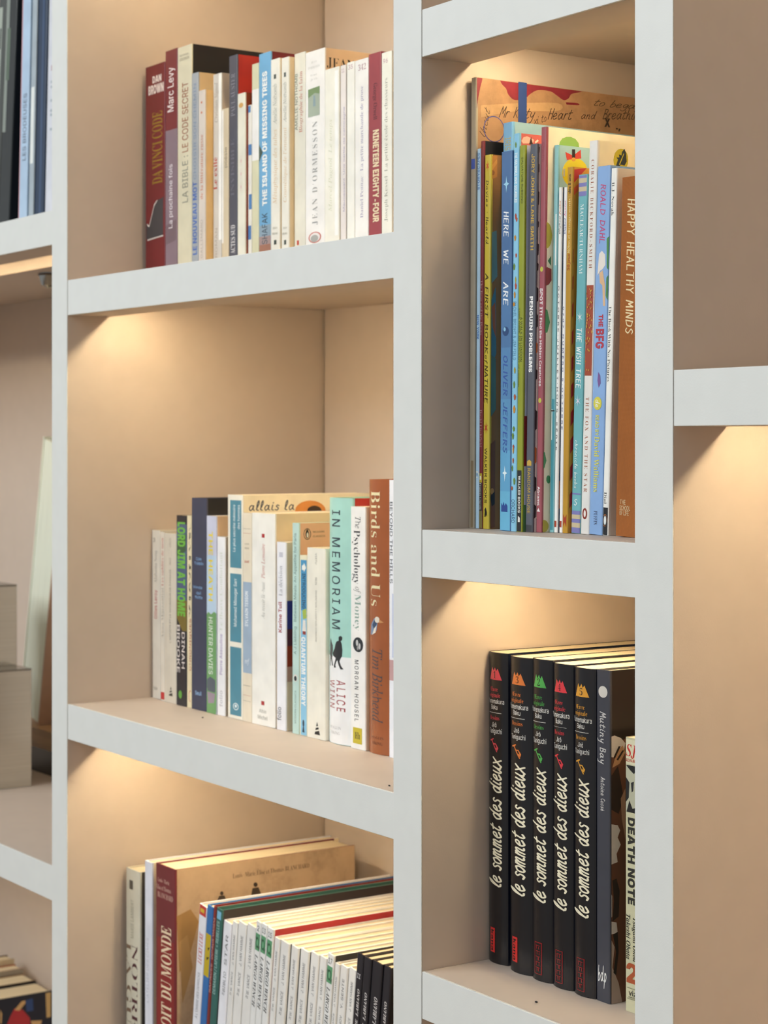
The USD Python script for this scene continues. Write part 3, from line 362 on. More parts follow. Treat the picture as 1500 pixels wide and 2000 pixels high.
('C3',41.0,-499.9,56,-735,318.6,210,'hf','picture_book','tall hardback with maroon spine,gilt capitals and a beige map cover','book','6f2429','bda283',0.5,0.0,[('H','s','Louis-Marie,','cfa898',0.042,0.055,0.42,0.6),('H','s','Élise et Thomas','cfa898',0.064,0.079,0.42,0.75),('H','s','BLANCHARD','cfa898',0.086,0.103,0.5,0.78),('R','84201f',0.227,0.6,0.1,0.95),('T','sb','u','LE TOIT DU MONDE','e6cfae',0.187,0.584,0.55,0.5),('CT','s','Louis-Marie,Élise et Thomas BLANCHARD','4a3a2c',0.0374,0.0519,0.309,0.736),('CP','3c3026',((0.445,0.0824),(0.444,0.0846),(0.442,0.0865),(0.44,0.0879),(0.437,0.0887),(0.433,0.0887),(0.43,0.0881),(0.427,0.0868),(0.424,0.085),(0.422,0.0828),(0.422,0.0805),(0.422,0.0783),(0.424,0.0764),(0.427,0.075),(0.43,0.0743),(0.433,0.0742),(0.437,0.0749),(0.44,0.0762),(0.442,0.078),(0.444,0.0801))),('CP','3c3026',((0.408,0.118),(0.416,0.0913),(0.45,0.091),(0.47,0.1234))),('CP','3c3026',((0.258,0.0939),(0.257,0.0959),(0.256,0.0975),(0.254,0.0988),(0.251,0.0995),(0.248,0.0995),(0.245,0.099),(0.243,0.0978),(0.241,0.0962),(0.239,0.0943),(0.239,0.0923),(0.239,0.0904),(0.241,0.0887),(0.243,0.0875),(0.245,0.0868),(0.248,0.0867),(0.251,0.0873),(0.254,0.0884),(0.256,0.09),(0.257,0.0919))),('CP','3c3026',((0.223,0.1149),(0.234,0.0999),(0.262,0.1007),(0.276,0.1195))),('CP','a5804e',((0.008,0.1434),(0.081,0.1278),(0.125,0.1697),(0.081,0.2606),(0.022,0.3178))),('CP','b08c5a',((0.022,0.2234),(0.065,0.2053),(0.092,0.3091),(0.038,0.4141)))]),
('C3',14.7,-458.4,62.6,-735,293.1,222,'hf','comic_album','white comic album with red top and red slanted title,first of the leaning albums','comic book','e4e4ea','c8a878',0.4,7.2,[('R','c43a34',0.0,0.035,0.0,1.0),('R','d0b030',0.012,0.025,0.2,0.7),('T','bi','u','LUCKY LUKE','c2403a',0.093,0.198,0.5,0.5),('T','n','u','À L’OMBRE DES DERRICKS','8a8a90',0.228,0.384,0.5,0.3)]),
('C3',11.8,-443.1,62.5,-735,295.4,222,'hf','comic_album','blue comic album with a yellow middle panel,second of the leaning albums','comic book','2f6cac','8a2f28',0.4,7.2,[('R','bda41f',0.093,0.235,0.0,1.0),('P','3a3a20',((0.5,0.139),(0.9,0.133),(0.6,0.149))),('P','3a3a20',((0.4,0.172),(0.9,0.166),(0.5,0.182)))]),
('C3',5.5,-430.8,62.4,-735,297.7,222,'hr','comic_album','maroon comic album with faint pink lettering,third of the leaning albums','comic book','7c2c2a','8c2f26',0.4,7.2,[('T','n','u','DUFAUX MARINI','c89a90',0.038,0.175,0.5,0.6),('T','n','u','RAPACES','c89a90',0.19,0.285,0.5,0.6)]),
('C3',10.2,-424.8,62.4,-735,296.5,222,'hr','comic_album','teal comic album with a light blue number box,fourth of the leaning albums','comic book','2f625d','2a2026',0.4,7.2,[('R','7cb8d8',0.008,0.034,0.2,0.9),('T','n','u','DEMARIN / LAPIERE + REBELLES','a8ccc4',0.041,0.282,0.5,0.45)]),
('C3',15.1,-414.0,64.7,-735,285.6,222,'hf','comic_album','white comic album with red script at its top,fifth of the leaning albums','comic book','e8e8ee','e8d8b0',0.4,7.2,[('T','n','u','STAR','6c6c70',0.044,0.146,0.55,0.3),('T','n','u','BIBLIO','6c6c70',0.169,0.237,0.55,0.3),('H','n','XI','5a5a60',0.241,0.249,0.5,0.3)]),
('C3',9.8,-398.4,65.2,-735,288.7,222,'hf','comic_album','white comic album next after the one with the red script','comic book','e6e4e0','14171b',0.4,7.2,[('T','n','u','J. VAN HAMME','6c6c70',0.043,0.143,0.55,0.3),('T','n','u','W. VANCE','6c6c70',0.167,0.233,0.55,0.3),('H','n','XI','5a5a60',0.237,0.245,0.5,0.3)]),
('C3',14.7,-388.0,65.6,-735,290.3,222,'hf','comic_album','white comic album third before the green banded ones','comic book','e6e4e0','14171b',0.4,7.2,[('T','n','u','J. VAN HAMME','6c6c70',0.043,0.142,0.55,0.3),('T','n','u','W. VANCE','6c6c70',0.165,0.231,0.55,0.3),('H','n','XI','5a5a60',0.234,0.242,0.5,0.3)]),
('C3',15.4,-372.7,66.1,-735,291.1,222,'hf','comic_album','white comic album directly left of the green banded ones','comic book','e6e4e0','14171b',0.4,7.2,[('T','n','u','J. VAN HAMME','6c6c70',0.042,0.14,0.55,0.3),('T','n','u','W. VANCE','6c6c70',0.163,0.228,0.55,0.3),('H','n','XI','5a5a60',0.232,0.24,0.5,0.3)]),
('C3',9.4,-356.7,65.8,-735,297.7,222,'hf','comic_album','first of the three adjoining green banded white comic albums','comic book','e6e6e4','2c3a60',0.4,7.2,[('H','n','2','3a3c40',0.013,0.03,0.5,0.35),('R','5c9a70',0.038,0.092,0.0,1.0),('O','2f5a40',0.5,0.067,0.3,0.0174),('O','6cab80',0.5,0.067,0.17,0.0111),('P','2f5a40',((0,0.044),(0.4,0.054),(0,0.063))),('P','2f5a40',((1,0.07),(0.65,0.082),(1,0.09))),('T','bi','d','LARGO WINCH','2c2c30',0.105,0.273,0.5,0.5)]),
('C3',9.9,-346.8,65.8,-735,297.4,222,'hf','comic_album','middle one of the three adjoining green banded white comic albums','comic book','e6e6e4','d8c8a0',0.4,7.2,[('H','n','13','3a3c40',0.013,0.03,0.5,0.6),('R','5c9a70',0.038,0.092,0.0,1.0),('O','2f5a40',0.5,0.066,0.3,0.0174),('O','6cab80',0.5,0.066,0.17,0.0111),('P','2f5a40',((0,0.044),(0.4,0.054),(0,0.063))),('P','2f5a40',((1,0.069),(0.65,0.082),(1,0.09))),('T','bi','d','LARGO WINCH','2c2c30',0.104,0.272,0.5,0.5)]),
('C3',10.3,-336.3,66.0,-735,295.8,222,'hf','comic_album','last of the three adjoining green banded white comic albums,beside the red cover','comic book','e6e6e4','a81f2a',0.4,7.2,[('H','n','15','3a3c40',0.013,0.03,0.5,0.6),('R','5c9a70',0.038,0.092,0.0,1.0),('O','2f5a40',0.5,0.066,0.3,0.0174),('O','6cab80',0.5,0.066,0.17,0.0111),('P','2f5a40',((0,0.044),(0.4,0.054),(0,0.063))),('P','2f5a40',((1,0.07),(0.65,0.082),(1,0.09))),('T','bi','d','LARGO WINCH','2c2c30',0.104,0.272,0.5,0.5)]),
('C3',9.1,-325.5,67.5,-735,288.6,222,'hf','comic_album','white comic album just right of the red cover','comic book','e6e4e0','3a4a48',0.4,7.2,[('T','n','u','J. VAN HAMME','6c6c70',0.042,0.139,0.55,0.3),('T','n','u','W. VANCE','6c6c70',0.161,0.226,0.55,0.3),('H','n','XI','5a5a60',0.229,0.237,0.5,0.3)]),
('C3',14.2,-315.8,68.4,-735,287.3,222,'hf','comic_album','white comic album with a black cover,second right of the red cover','comic book','e6e4e0','14171b',0.4,7.2,[('T','n','u','J. VAN HAMME','6c6c70',0.042,0.139,0.55,0.3),('T','n','u','W. VANCE','6c6c70',0.161,0.226,0.55,0.3),('H','n','XI','5a5a60',0.229,0.237,0.5,0.3)]),
('C3',11.9,-301.1,70.6,-735,285.7,222,'hf','comic_album','white comic album third right of the red cover','comic book','e6e4e0','14171b',0.4,7.2,[('T','n','u','J. VAN HAMME','6c6c70',0.042,0.139,0.55,0.3),('T','n','u','W. VANCE','6c6c70',0.161,0.226,0.55,0.3),('H','n','XI','5a5a60',0.229,0.237,0.5,0.3)]),
('C3',13.4,-288.7,72.8,-735,285.0,222,'hf','comic_album','white comic album fourth right of the red cover','comic book','e6e4e0','14171b',0.4,7.2,[('T','n','u','J. VAN HAMME','6c6c70',0.042,0.138,0.55,0.3),('T','n','u','W. VANCE','6c6c70',0.161,0.225,0.55,0.3),('H','n','XI','5a5a60',0.228,0.236,0.5,0.3)]),
('C3',13.2,-274.7,74.9,-735,284.9,222,'hf','comic_album','white comic album fifth right of the red cover','comic book','e6e4e0','14171b',0.4,7.2,[('T','n','u','J. VAN HAMME','6c6c70',0.042,0.137,0.55,0.3),('T','n','u','W. VANCE','6c6c70',0.16,0.224,0.55,0.3),('H','n','XI','5a5a60',0.227,0.235,0.5,0.3)]),
('C3',10.6,-261.0,75.9,-735,284.2,222,'hf','comic_album','white comic album left of the lone green banded album','comic book','e6e4e0','d8c8a0',0.4,7.2,[('T','n','u','J. VAN HAMME','6c6c70',0.041,0.137,0.55,0.3),('T','n','u','W. VANCE','6c6c70',0.159,0.223,0.55,0.3),('H','n','XI','5a5a60',0.226,0.234,0.5,0.3)]),
('C3',10.1,-249.9,76.5,-735,288.9,222,'hf','comic_album','green banded white comic album standing alone near the black albums','comic book','e6e6e4','1c1c20',0.4,7.2,[('H','n','17','3a3c40',0.012,0.03,0.5,0.6),('R','5c9a70',0.037,0.09,0.0,1.0),('O','2f5a40',0.5,0.065,0.3,0.0171),('O','6cab80',0.5,0.065,0.17,0.0109),('P','2f5a40',((0,0.044),(0.4,0.053),(0,0.062))),('P','2f5a40',((1,0.069),(0.65,0.081),(1,0.089))),('T','bi','d','LARGO WINCH','2c2c30',0.103,0.268,0.5,0.5)]),
('C3',7.2,-239.3,77.7,-735,282.4,222,'hf','comic_album','narrow white comic album right of the lone green banded album','comic book','e6e4e0','14171b',0.4,7.2,[('T','n','u','J. VAN HAMME','6c6c70',0.041,0.137,0.55,0.3),('T','n','u','W. VANCE','6c6c70',0.159,0.222,0.55,0.3),('H','n','XI','5a5a60',0.226,0.233,0.5,0.3)]),
('C3',11.1,-231.6,78.7,-735,282.2,222,'hf','comic_album','white comic album between the narrow white one and the last white one','comic book','e6e4e0','14171b',0.4,7.2,[('T','n','u','Y. SENTE','6c6c70',0.041,0.136,0.55,0.3),('T','n','u','IOUNOV','6c6c70',0.158,0.222,0.55,0.3),('H','n','XI','5a5a60',0.225,0.233,0.5,0.3)]),
('C3',11.3,-220.0,79.9,-735,282.4,222,'hf','comic_album','last white comic album before the black albums','comic book','e6e4e0','dccba4',0.4,7.2,[('T','n','u','J. VAN HAMME','6c6c70',0.041,0.135,0.55,0.3),('T','n','u','W. VANCE','6c6c70',0.157,0.22,0.55,0.3),('H','n','XI','5a5a60',0.223,0.231,0.5,0.3)]),
('C3',10.0,-208.1,79.3,-735,298.2,222,'hf','comic_album','black comic album,first of the four at the right end of the bottom shelf','comic book','24242c','141416',0.22,7.2,[('T','bi','u','LABIANO','d8d4d4',0.104,0.185,0.62,0.34),('T','bi','u','VAN HAMME','d8d4d4',0.195,0.296,0.62,0.34),('H','n','II','c8c8cc',0.059,0.073,0.5,0.5)]),
('C3',11.1,-197.6,79.5,-735,297.0,222,'hf','comic_album','black comic album,second of the four at the right end of the bottom shelf','comic book','24242c','141416',0.22,7.2,[('T','bi','u','LABIANO','d8d4d4',0.103,0.185,0.62,0.34),('T','bi','u','VAN HAMME','d8d4d4',0.195,0.296,0.62,0.34)]),
('C3',14.7,-186.0,80.6,-735,295.8,221,'hf','comic_album','black comic album,third of the four at the right end of the bottom shelf','comic book','24242c','141416',0.22,7.2,[('T','bi','u','LABIANO','d8d4d4',0.103,0.184,0.62,0.34),('T','bi','u','VAN HAMME','d8d4d4',0.195,0.295,0.62,0.34)]),
('C3',10.8,-170.7,82.0,-735,295.0,220,'hf','comic_album','black comic album,last of the four at the right end of the bottom shelf','comic book','24242c','141416',0.22,7.2,[('T','bi','u','LABIANO','d8d4d4',0.103,0.184,0.62,0.34),('T','bi','u','VAN HAMME','d8d4d4',0.194,0.294,0.62,0.34)]),
('D2',6.5,37.3,44,-64,342.9,250,'hf','portfolio_album','large worn portfolio with handwriting and red stains behind the picture books','portfolio','a9a08e','a5805e',0.6,0.5,[('R','3c58b0',0.18,0.203,0.0,1.0),('R','8a7a60',0.85,0.998,0.4,0.9)]),
('D2',4.2,44.3,45.1,-64,288.2,190,'hf','picture_book','thin pale blue picture book beside the portfolio with a white ring near its foot','book','b6d8f0','9ac0dc',0.38,0.5,[('T','b','u','STORYSCAPES','4878c0',0.011,0.108,0.5,0.6),('T','b','d','NEW YORK','4474bc',0.438,0.502,0.5,0.6),('O','f0f0ea',0.5,0.858,0.42,0.0095),('O','7aa0c0',0.5,0.858,0.2,0.0041)]),
('D2',4.0,49.0,44.9,-64,293.5,200,'hf','picture_book','thin maroon picture book with a black cover and yellow foot','book','7a2c30','191719',0.38,0.5,[('T','s','d','The Bear and the Piano','b08a88',0.359,0.5,0.5,0.6),('T','s','d','David Litchfield','b08a88',0.693,0.789,0.5,0.6),('R','b4a030',0.857,0.881,0.0,1.0),('O','f0e8d0',0.5,0.869,0.25,0.0053),('R','2c2a2a',0.881,0.954,0.0,1.0),('T','s','d','Frances Lincoln','d8d0c8',0.882,0.951,0.5,0.5),('R','7a7040',0.954,0.999,0.0,1.0)]),
('D2',7.709931004305773,53.4,45.1,-64,282.2,215,'hf','picture_book','mustard yellow picture book with brown brush lettering reading downward','book','c9b540','96662c',0.38,0.55,[('P','c05a30',((0.6,0.029),(0.7771281292110204,0.037),(0.55,0.034),(0.5,0.045),(0.45,0.034),(0.22287187078897963,0.037),(0.4,0.029),(0.22287187078897958,0.022),(0.44999999999999996,0.025),(0.49999999999999994,0.014),(0.55,0.025),(0.7771281292110204,0.022))),('T','h','d','Davies • Hearld','4c4420',0.068,0.239,0.5,0.4),('T','h','d','A FIRST BOOK','443c1c',0.316,0.532,0.5,0.45),('T','h','d','of','443c1c',0.535,0.56,0.5,0.35),('T','h','d','NATURE','443c1c',0.562,0.665,0.5,0.48),('P','b84830',((0.6,0.729),(0.7944486372867092,0.738),(0.55,0.734),(0.5,0.746),(0.45,0.734),(0.20555136271329083,0.738),(0.4,0.729),(0.20555136271329078,0.721),(0.44999999999999996,0.725),(0.49999999999999994,0.713),(0.55,0.725),(0.794448637286709,0.721))),('T','n','d','WALKER BOOKS','443c1c',0.784,0.931,0.5,0.38),('P','1e1c14',((0.35,0.968),(0.4,0.954),(0.35,0.949),(0.55,0.943),(0.7,0.954),(0.75,0.968),(0.6,0.962),(0.5,0.968))),('CP','b4772f',((-0.007,0.0048),(0.029,0.0025),(0.029,0.0585),(-0.007,0.0701))),('CP','c88a3c',((-0.007,0.0402),(0.027,0.0109),(0.029,0.0216),(-0.007,0.0565))),('CP','8a5424',((0.018,0.0482),(0.017,0.0503),(0.016,0.0523),(0.014,0.0539),(0.012,0.0551),(0.009,0.0556),(0.006,0.0554),(0.004,0.0546),(0.002,0.0532),(0.0,0.0514),(-0.0,0.0493),(0.0,0.0472),(0.002,0.0452),(0.004,0.0436),(0.006,0.0424),(0.009,0.0419),(0.012,0.0421),(0.014,0.0429),(0.016,0.0443),(0.017,0.0461))),('CP','6f8f88',((-0.005,0.2103),(0.028,0.2019),(0.032,0.3247),(-0.004,0.3532))),('CP','4f8290',((-0.003,0.4077),(0.025,0.3522),(0.029,0.5298),(-0.002,0.5986))),('CP','b0643c',((0.008,0.4074),(0.023,0.3933),(0.027,0.4888),(0.013,0.4618))),('CP','587c70',((-0.002,0.5304),(0.027,0.5435),(0.029,0.6802),(-0.001,0.7077))),('CP','7a4a28',((0.0,0.7759),(0.027,0.7623),(0.027,0.9949),(0.002,0.9999))),('CP','c08a48',((0.023,0.899),(0.022,0.9016),(0.021,0.9038),(0.02,0.9056),(0.017,0.9068),(0.015,0.9071),(0.012,0.9067),(0.01,0.9055),(0.008,0.9037),(0.007,0.9014),(0.007,0.8989),(0.007,0.8963),(0.008,0.8941),(0.01,0.8923),(0.012,0.8911),(0.015,0.8907),(0.017,0.8912),(0.019,0.8924),(0.021,0.8942),(0.022,0.8965))),('CP','2c221c',((0.006,0.9125),(0.026,0.8991),(0.026,0.9333),(0.013,0.9399)))]),
('D2',11.9,61.5,56,-64,306.2,225,'hf','picture_book','sky blue hardback with gold lettering,tall behind the denim blue book','book','79b2d8','93b4bf',0.38,0.6,[('T','n','d','IRIS','c2b060',0.037,0.068,0.5,0.6)]),
('D2',13.4,84.7,37,-64,280.0,200,'hf','picture_book','denim blue picture book with white spaced capitals fading to turquoise','book','4a6f9e','4a6f9e',0.38,0.5,[('R','4f78a6',0.355,0.517,0.0,1.0),('R','5686b4',0.517,0.653,0.0,1.0),('R','5c94c0',0.653,0.788,0.0,1.0),('R','62a4cc',0.788,0.896,0.0,1.0),('R','6ab2d4',0.896,1.004,0.0,1.0),('P','9fd0e8',((0.5,0.065),(0.56,0.082),(0.75,0.086),(0.56,0.091),(0.5,0.109),(0.44,0.091),(0.25,0.086),(0.44,0.082))),('T','h','d','HERE','f0f4f8',0.158,0.226,0.5,0.42),('T','h','d','WE','f0f4f8',0.261,0.299,0.5,0.42),('T','h','d','ARE','f0f4f8',0.343,0.407,0.5,0.42),('O','2c4a78',0.5,0.474,0.28,0.0122),('O','8cc0e0',0.42,0.469,0.1,0.0054),('T','h','d','OLIVER JEFFERS','3c5ea4',0.538,0.796,0.5,0.36),('P','dceef4',((0.5,0.828),(0.55,0.844),(0.72,0.848),(0.55,0.852),(0.5,0.871),(0.45,0.852),(0.28,0.848),(0.45,0.844))),('P','2c4a90',((0.2,0.95),(0.2,0.927),(0.3,0.934),(0.4,0.924),(0.5,0.934),(0.6,0.927),(0.75,0.934),(0.75,0.95)))]),
('D2',6.6,98.5,36.6,-64,291.5,205,'hf','picture_book','light blue picture book sprinkled with autumn leaves on the spine','book','8ac6e4','cf6c66',0.38,0.8,[('T','b','d','THE SQUIRRELS WHO SQUABBLED','f0f6f8',0.048,0.174,0.5,0.45),('T','n','d','RACHEL BRIGHT & JIM FIELD','5a88a8',0.422,0.569,0.5,0.5),('T','n','d','ORCHARD','3c6484',0.92,0.979,0.5,0.55),('P','6a8a3c',((0.29704666509728583,0.026),(0.4479820666192317,0.02),(0.5989174681411775,0.027),(0.5385433075323992,0.035),(0.3876079060104533,0.036))),('P','b04a34',((0.36061285230460427,0.205),(0.5422398120557307,0.2),(0.7238667718068571,0.206),(0.6512159879064066,0.214),(0.4695890281552801,0.216))),('P','b04a34',((0.544541912341544,0.214),(0.698257934204185,0.209),(0.851973956066826,0.214),(0.7904875473217696,0.221),(0.6367715254591286,0.222))),('P','c88a30',((0.26852722567980936,0.259),(0.4588538308115844,0.254),(0.6491804359433594,0.26),(0.5730497938906494,0.268),(0.38272318875887434,0.27))),('P','b04a34',((0.5201843280102356,0.304),(0.6703341887092029,0.3),(0.8204840494081702,0.305),(0.7604241051285833,0.31),(0.610274244429616,0.312))),('P','6a8a3c',((0.10924983398460517,0.332),(0.3256125752907989,0.325),(0.5419753165969926,0.332),(0.45543022007451517,0.341),(0.2390674787683214,0.343))),('P','a89a34',((0.503865630679176,0.365),(0.6294282044933057,0.358),(0.7549907783074354,0.366),(0.7047657487817836,0.375),(0.5792031749676538,0.377))),('P','b04a34',((0.47006773857568196,0.38),(0.6515251201021927,0.374),(0.8329825016287034,0.381),(0.760399549018099,0.39),(0.5789421674915883,0.392))),('P','c88a30',((0.30650317990020753,0.402),(0.47784842242030423,0.396),(0.6491936649404009,0.403),(0.5806555679323623,0.412),(0.40931032541226553,0.414))),('P','c88a30',((0.1201348782363221,0.427),(0.3543875440802675,0.423),(0.588640209924213,0.427),(0.49493914358663477,0.433),(0.2606864777426893,0.434))),('P','a89a34',((0.45805147495230203,0.592),(0.6115890342791327,0.586),(0.7651265936059634,0.593),(0.7037115698752311,0.602),(0.5501740105484004,0.603))),('P','6a8a3c',((0.3548597874821916,0.628),(0.5296090941158249,0.621),(0.7043584007494582,0.629),(0.6344586780960049,0.638),(0.45970937146237156,0.64))),('P','b8592c',((0.4656210743764127,0.659),(0.66168070833911,0.654),(0.8577403423018073,0.66),(0.7793164887167283,0.668),(0.5832568547540311,0.67))),('P','c88a30',((0.33717734323342907,0.69),(0.5685094168650073,0.682),(0.7998414904965856,0.691),(0.7073086610439543,0.701),(0.47597658741237603,0.703))),('P','6a8a3c',((0.3058863138407134,0.74),(0.5167063769838094,0.735),(0.7275264401269054,0.74),(0.643198414869667,0.747),(0.432378351726571,0.749))),('P','6a8a3c',((0.1904660180185772,0.757),(0.3844499934702393,0.751),(0.5784339689219014,0.758),(0.5008403787412365,0.767),(0.3068564032895744,0.769))),('P','b04a34',((0.3380795313010552,0.785),(0.4928005690990164,0.781),(0.6475216068969776,0.786),(0.585633191777793,0.792),(0.4309121539798319,0.793))),('P','c88a30',((0.33267737883409887,0.793),(0.46418473093836354,0.787),(0.5956920830426282,0.794),(0.5430891422009223,0.803),(0.4115817900966577,0.805))),('P','b8592c',((0.34346262574867115,0.819),(0.4660789217733354,0.814),(0.5886952177979996,0.82),(0.5396486993881339,0.828),(0.4170324033634697,0.829))),('P','6a8a3c',((0.19223138945157384,0.839),(0.3179760973984145,0.833),(0.44372080534525515,0.839),(0.39342292216651886,0.848),(0.2676782142196782,0.849))),('P','6a8a3c',((0.5292302637548648,0.87),(0.6922543027373358,0.864),(0.8552783417198068,0.871),(0.7900687261268183,0.881),(0.6270446871443474,0.883))),('P','b8592c',((0.15221939095096376,0.89),(0.3028930934577307,0.886),(0.4535667959644976,0.89),(0.3932973149617908,0.896),(0.24262361245502392,0.897))),('CP','f2c4b4',((0.01,0.0194),(0.019,0.0098),(0.035,0.0063),(0.051,0.0091),(0.068,0.0132),(0.063,0.0212),(0.038,0.0241),(0.017,0.0254))),('CP','3a2c2c',((0.045,0.0262),(0.051,0.0117),(0.054,0.0064),(0.056,0.0127),(0.063,0.0251))),('CP','f4e4dc',((0.07,0.0182),(0.084,0.0109),(0.089,0.0145),(0.075,0.0218)))]),
('D2',6.6,105.6,36.4,-64,281.9,205,'hf','picture_book','olive green picture book with small dark capitals and a black foot','book','929a2c','cdd3ea',0.38,0.8,[('T','n','d','SALVATORE RUBBINO','4c5418',0.031,0.15,0.6,0.34),('T','x','d','LOOK THERE: AN ALPHABET OF LONDON','5c641c',0.422,0.624,0.28,0.18),('T','n','d','A WALK IN LONDON','4c5418',0.444,0.559,0.65,0.34),('R','27282c',0.841,1.001,0.0,1.0),('T','b','d','WALKER BOOKS','ece8e0',0.855,0.951,0.55,0.4),('P','ece8e0',((0.35,0.975),(0.4,0.959),(0.7,0.964),(0.7,0.975))),('CR','8c2c30',0.7,0.83,0,1),('CR','5a8a58',0.93,1,0,1),('CR','b8c4dc',0.4,0.46,0.02,0.2),('CP','50545c',((0.02,0.36),(0.14,0.34),(0.12,0.37))),('CP','8890a4',((0.02,0.58),(0.1,0.55),(0.12,0.66),(0.02,0.7)))]),
('D2',8.4,112.7,39.1,-64,281.9,185,'hf','picture_book','slate grey picture book with gold and white capitals reading downward','book','595c66','ece8e4',0.38,1.2,[('T','b','d','JORY JOHN & LANE SMITH','c8a24a',0.026,0.273,0.5,0.42),('T','x','d','PENGUIN PROBLEMS','f4f2f0',0.392,0.588,0.5,0.46),('P','c8a24a',((0.2,0.829),(0.2,0.818),(0.5,0.813),(0.8,0.818),(0.8,0.829))),('T','n','d','RANDOM HOUSE','c8a24a',0.836,0.952,0.5,0.4),('R','3c3e44',0.982,1.001,0.0,1.0),('CP','26282c',((-0.006,-0.0004),(0.013,0.009),(0.012,0.0222),(-0.005,0.0337))),('CP','26282c',((-0.006,0.0442),(0.013,0.0537),(0.013,0.0721),(-0.005,0.0835))),('CP','26282c',((-0.005,0.1151),(0.014,0.1246),(0.013,0.1562),(-0.004,0.1675))),('CP','26282c',((-0.005,0.1912),(0.014,0.2009),(0.013,0.2141),(-0.004,0.2253))),('CP','26282c',((-0.005,0.249),(0.015,0.2588),(0.014,0.2851),(-0.004,0.2963))),('CP','26282c',((-0.005,0.2989),(0.015,0.3088),(0.014,0.3246),(-0.004,0.3357))),('CP','26282c',((-0.004,0.362),(0.015,0.372),(0.015,0.4036),(-0.003,0.4146))),('CP','26282c',((-0.004,0.4304),(0.015,0.4405),(0.015,0.4695),(-0.003,0.4804))),('CP','c0703c',((-0.004,0.5041),(0.016,0.5143),(0.015,0.5354),(-0.003,0.5462))),('CP','26282c',((-0.004,0.5726),(0.016,0.5829),(0.015,0.604),(-0.002,0.6147))),('CP','26282c',((-0.003,0.678),(0.017,0.6884),(0.016,0.7333),(-0.001,0.7439))),('CP','c0703c',((-0.003,0.7729),(0.017,0.7835),(0.017,0.8192),(-0.001,0.8297))),('CP','26282c',((-0.002,0.8495),(0.017,0.8602),(0.017,0.8919),(-0.001,0.9023))),('CP','26282c',((-0.002,0.9221),(0.018,0.9329),(0.017,0.9606),(-0.001,0.971)))]),
('D2',6.2,121.6,42,-64,293.4,230,'hf','picture_book','dusty rose picture book with white rounded title beside its cream cover of shapes','book','a0535c','f4ead0',0.38,1.2,[('T','n','d','Chedru','8c4650',0.038,0.085,0.5,0.4),('O','c4c050',0.5,0.35,0.28,0.0063),('T','b','d','SPOT IT!','f6f0ee',0.397,0.464,0.5,0.5),('T','b','d','Find the Hidden Creatures','f2e8e6',0.47,0.639,0.5,0.42),('O','c4c050',0.5,0.674,0.28,0.0063),('T','b','d','Abrams','f2e8e6',0.887,0.934,0.5,0.42),('P','f2e8e6',((0.2,0.949),(0.5,0.94),(0.8,0.949))),('CP','94bd62',((0.051,0.0473),(0.055,0.0344),(0.065,0.0249),(0.082,0.0199),(0.1,0.0186),(0.119,0.0224),(0.132,0.0317),(0.135,0.043))),('CP','c2b23c',((0.029,0.2658),(0.028,0.276),(0.025,0.2853),(0.02,0.2927),(0.014,0.2977),(0.007,0.2996),(-0.0,0.2983),(-0.007,0.2939),(-0.012,0.2869),(-0.015,0.278),(-0.017,0.2679),(-0.016,0.2578),(-0.013,0.2485),(-0.008,0.2411),(-0.002,0.2361),(0.005,0.2341),(0.012,0.2354),(0.019,0.2397),(0.024,0.2467),(0.027,0.2557))),('CP','9a3434',((0.002,0.3527),(0.01,0.3448),(0.028,0.3492),(0.029,0.3769),(0.019,0.3874),(0.002,0.393))),('CP','3c7a54',((0.013,0.3296),(0.026,0.3164),(0.026,0.3417))),('CP','559a62',((-0.0,0.4473),(0.014,0.4507),(0.025,0.4807),(0.015,0.5062),(-0.001,0.5079))),('CP','4f9460',((-0.001,0.797),(0.011,0.8021),(0.018,0.8224),(0.01,0.8413),(-0.004,0.8463))),('CP','4a9460',((0.036,0.8694),(0.035,0.8725),(0.034,0.8753),(0.032,0.8776),(0.03,0.879),(0.027,0.8795),(0.025,0.8789),(0.023,0.8775),(0.021,0.8752),(0.019,0.8724),(0.019,0.8692),(0.019,0.8661),(0.02,0.8633),(0.022,0.8611),(0.024,0.8596),(0.027,0.8592),(0.03,0.8597),(0.032,0.8611),(0.034,0.8634),(0.035,0.8662))),('CP','bcae42',((0.03,0.9848),(0.029,0.9895),(0.026,0.9937),(0.022,0.997),(0.017,0.999),(0.011,0.9997),(0.006,0.9988),(0.0,0.9965),(-0.004,0.9931),(-0.006,0.9888),(-0.007,0.9841),(-0.007,0.9794),(-0.004,0.9752),(-0.0,0.9719),(0.005,0.9699),(0.011,0.9692),(0.017,0.9701),(0.022,0.9723),(0.026,0.9758),(0.029,0.9801)))]),
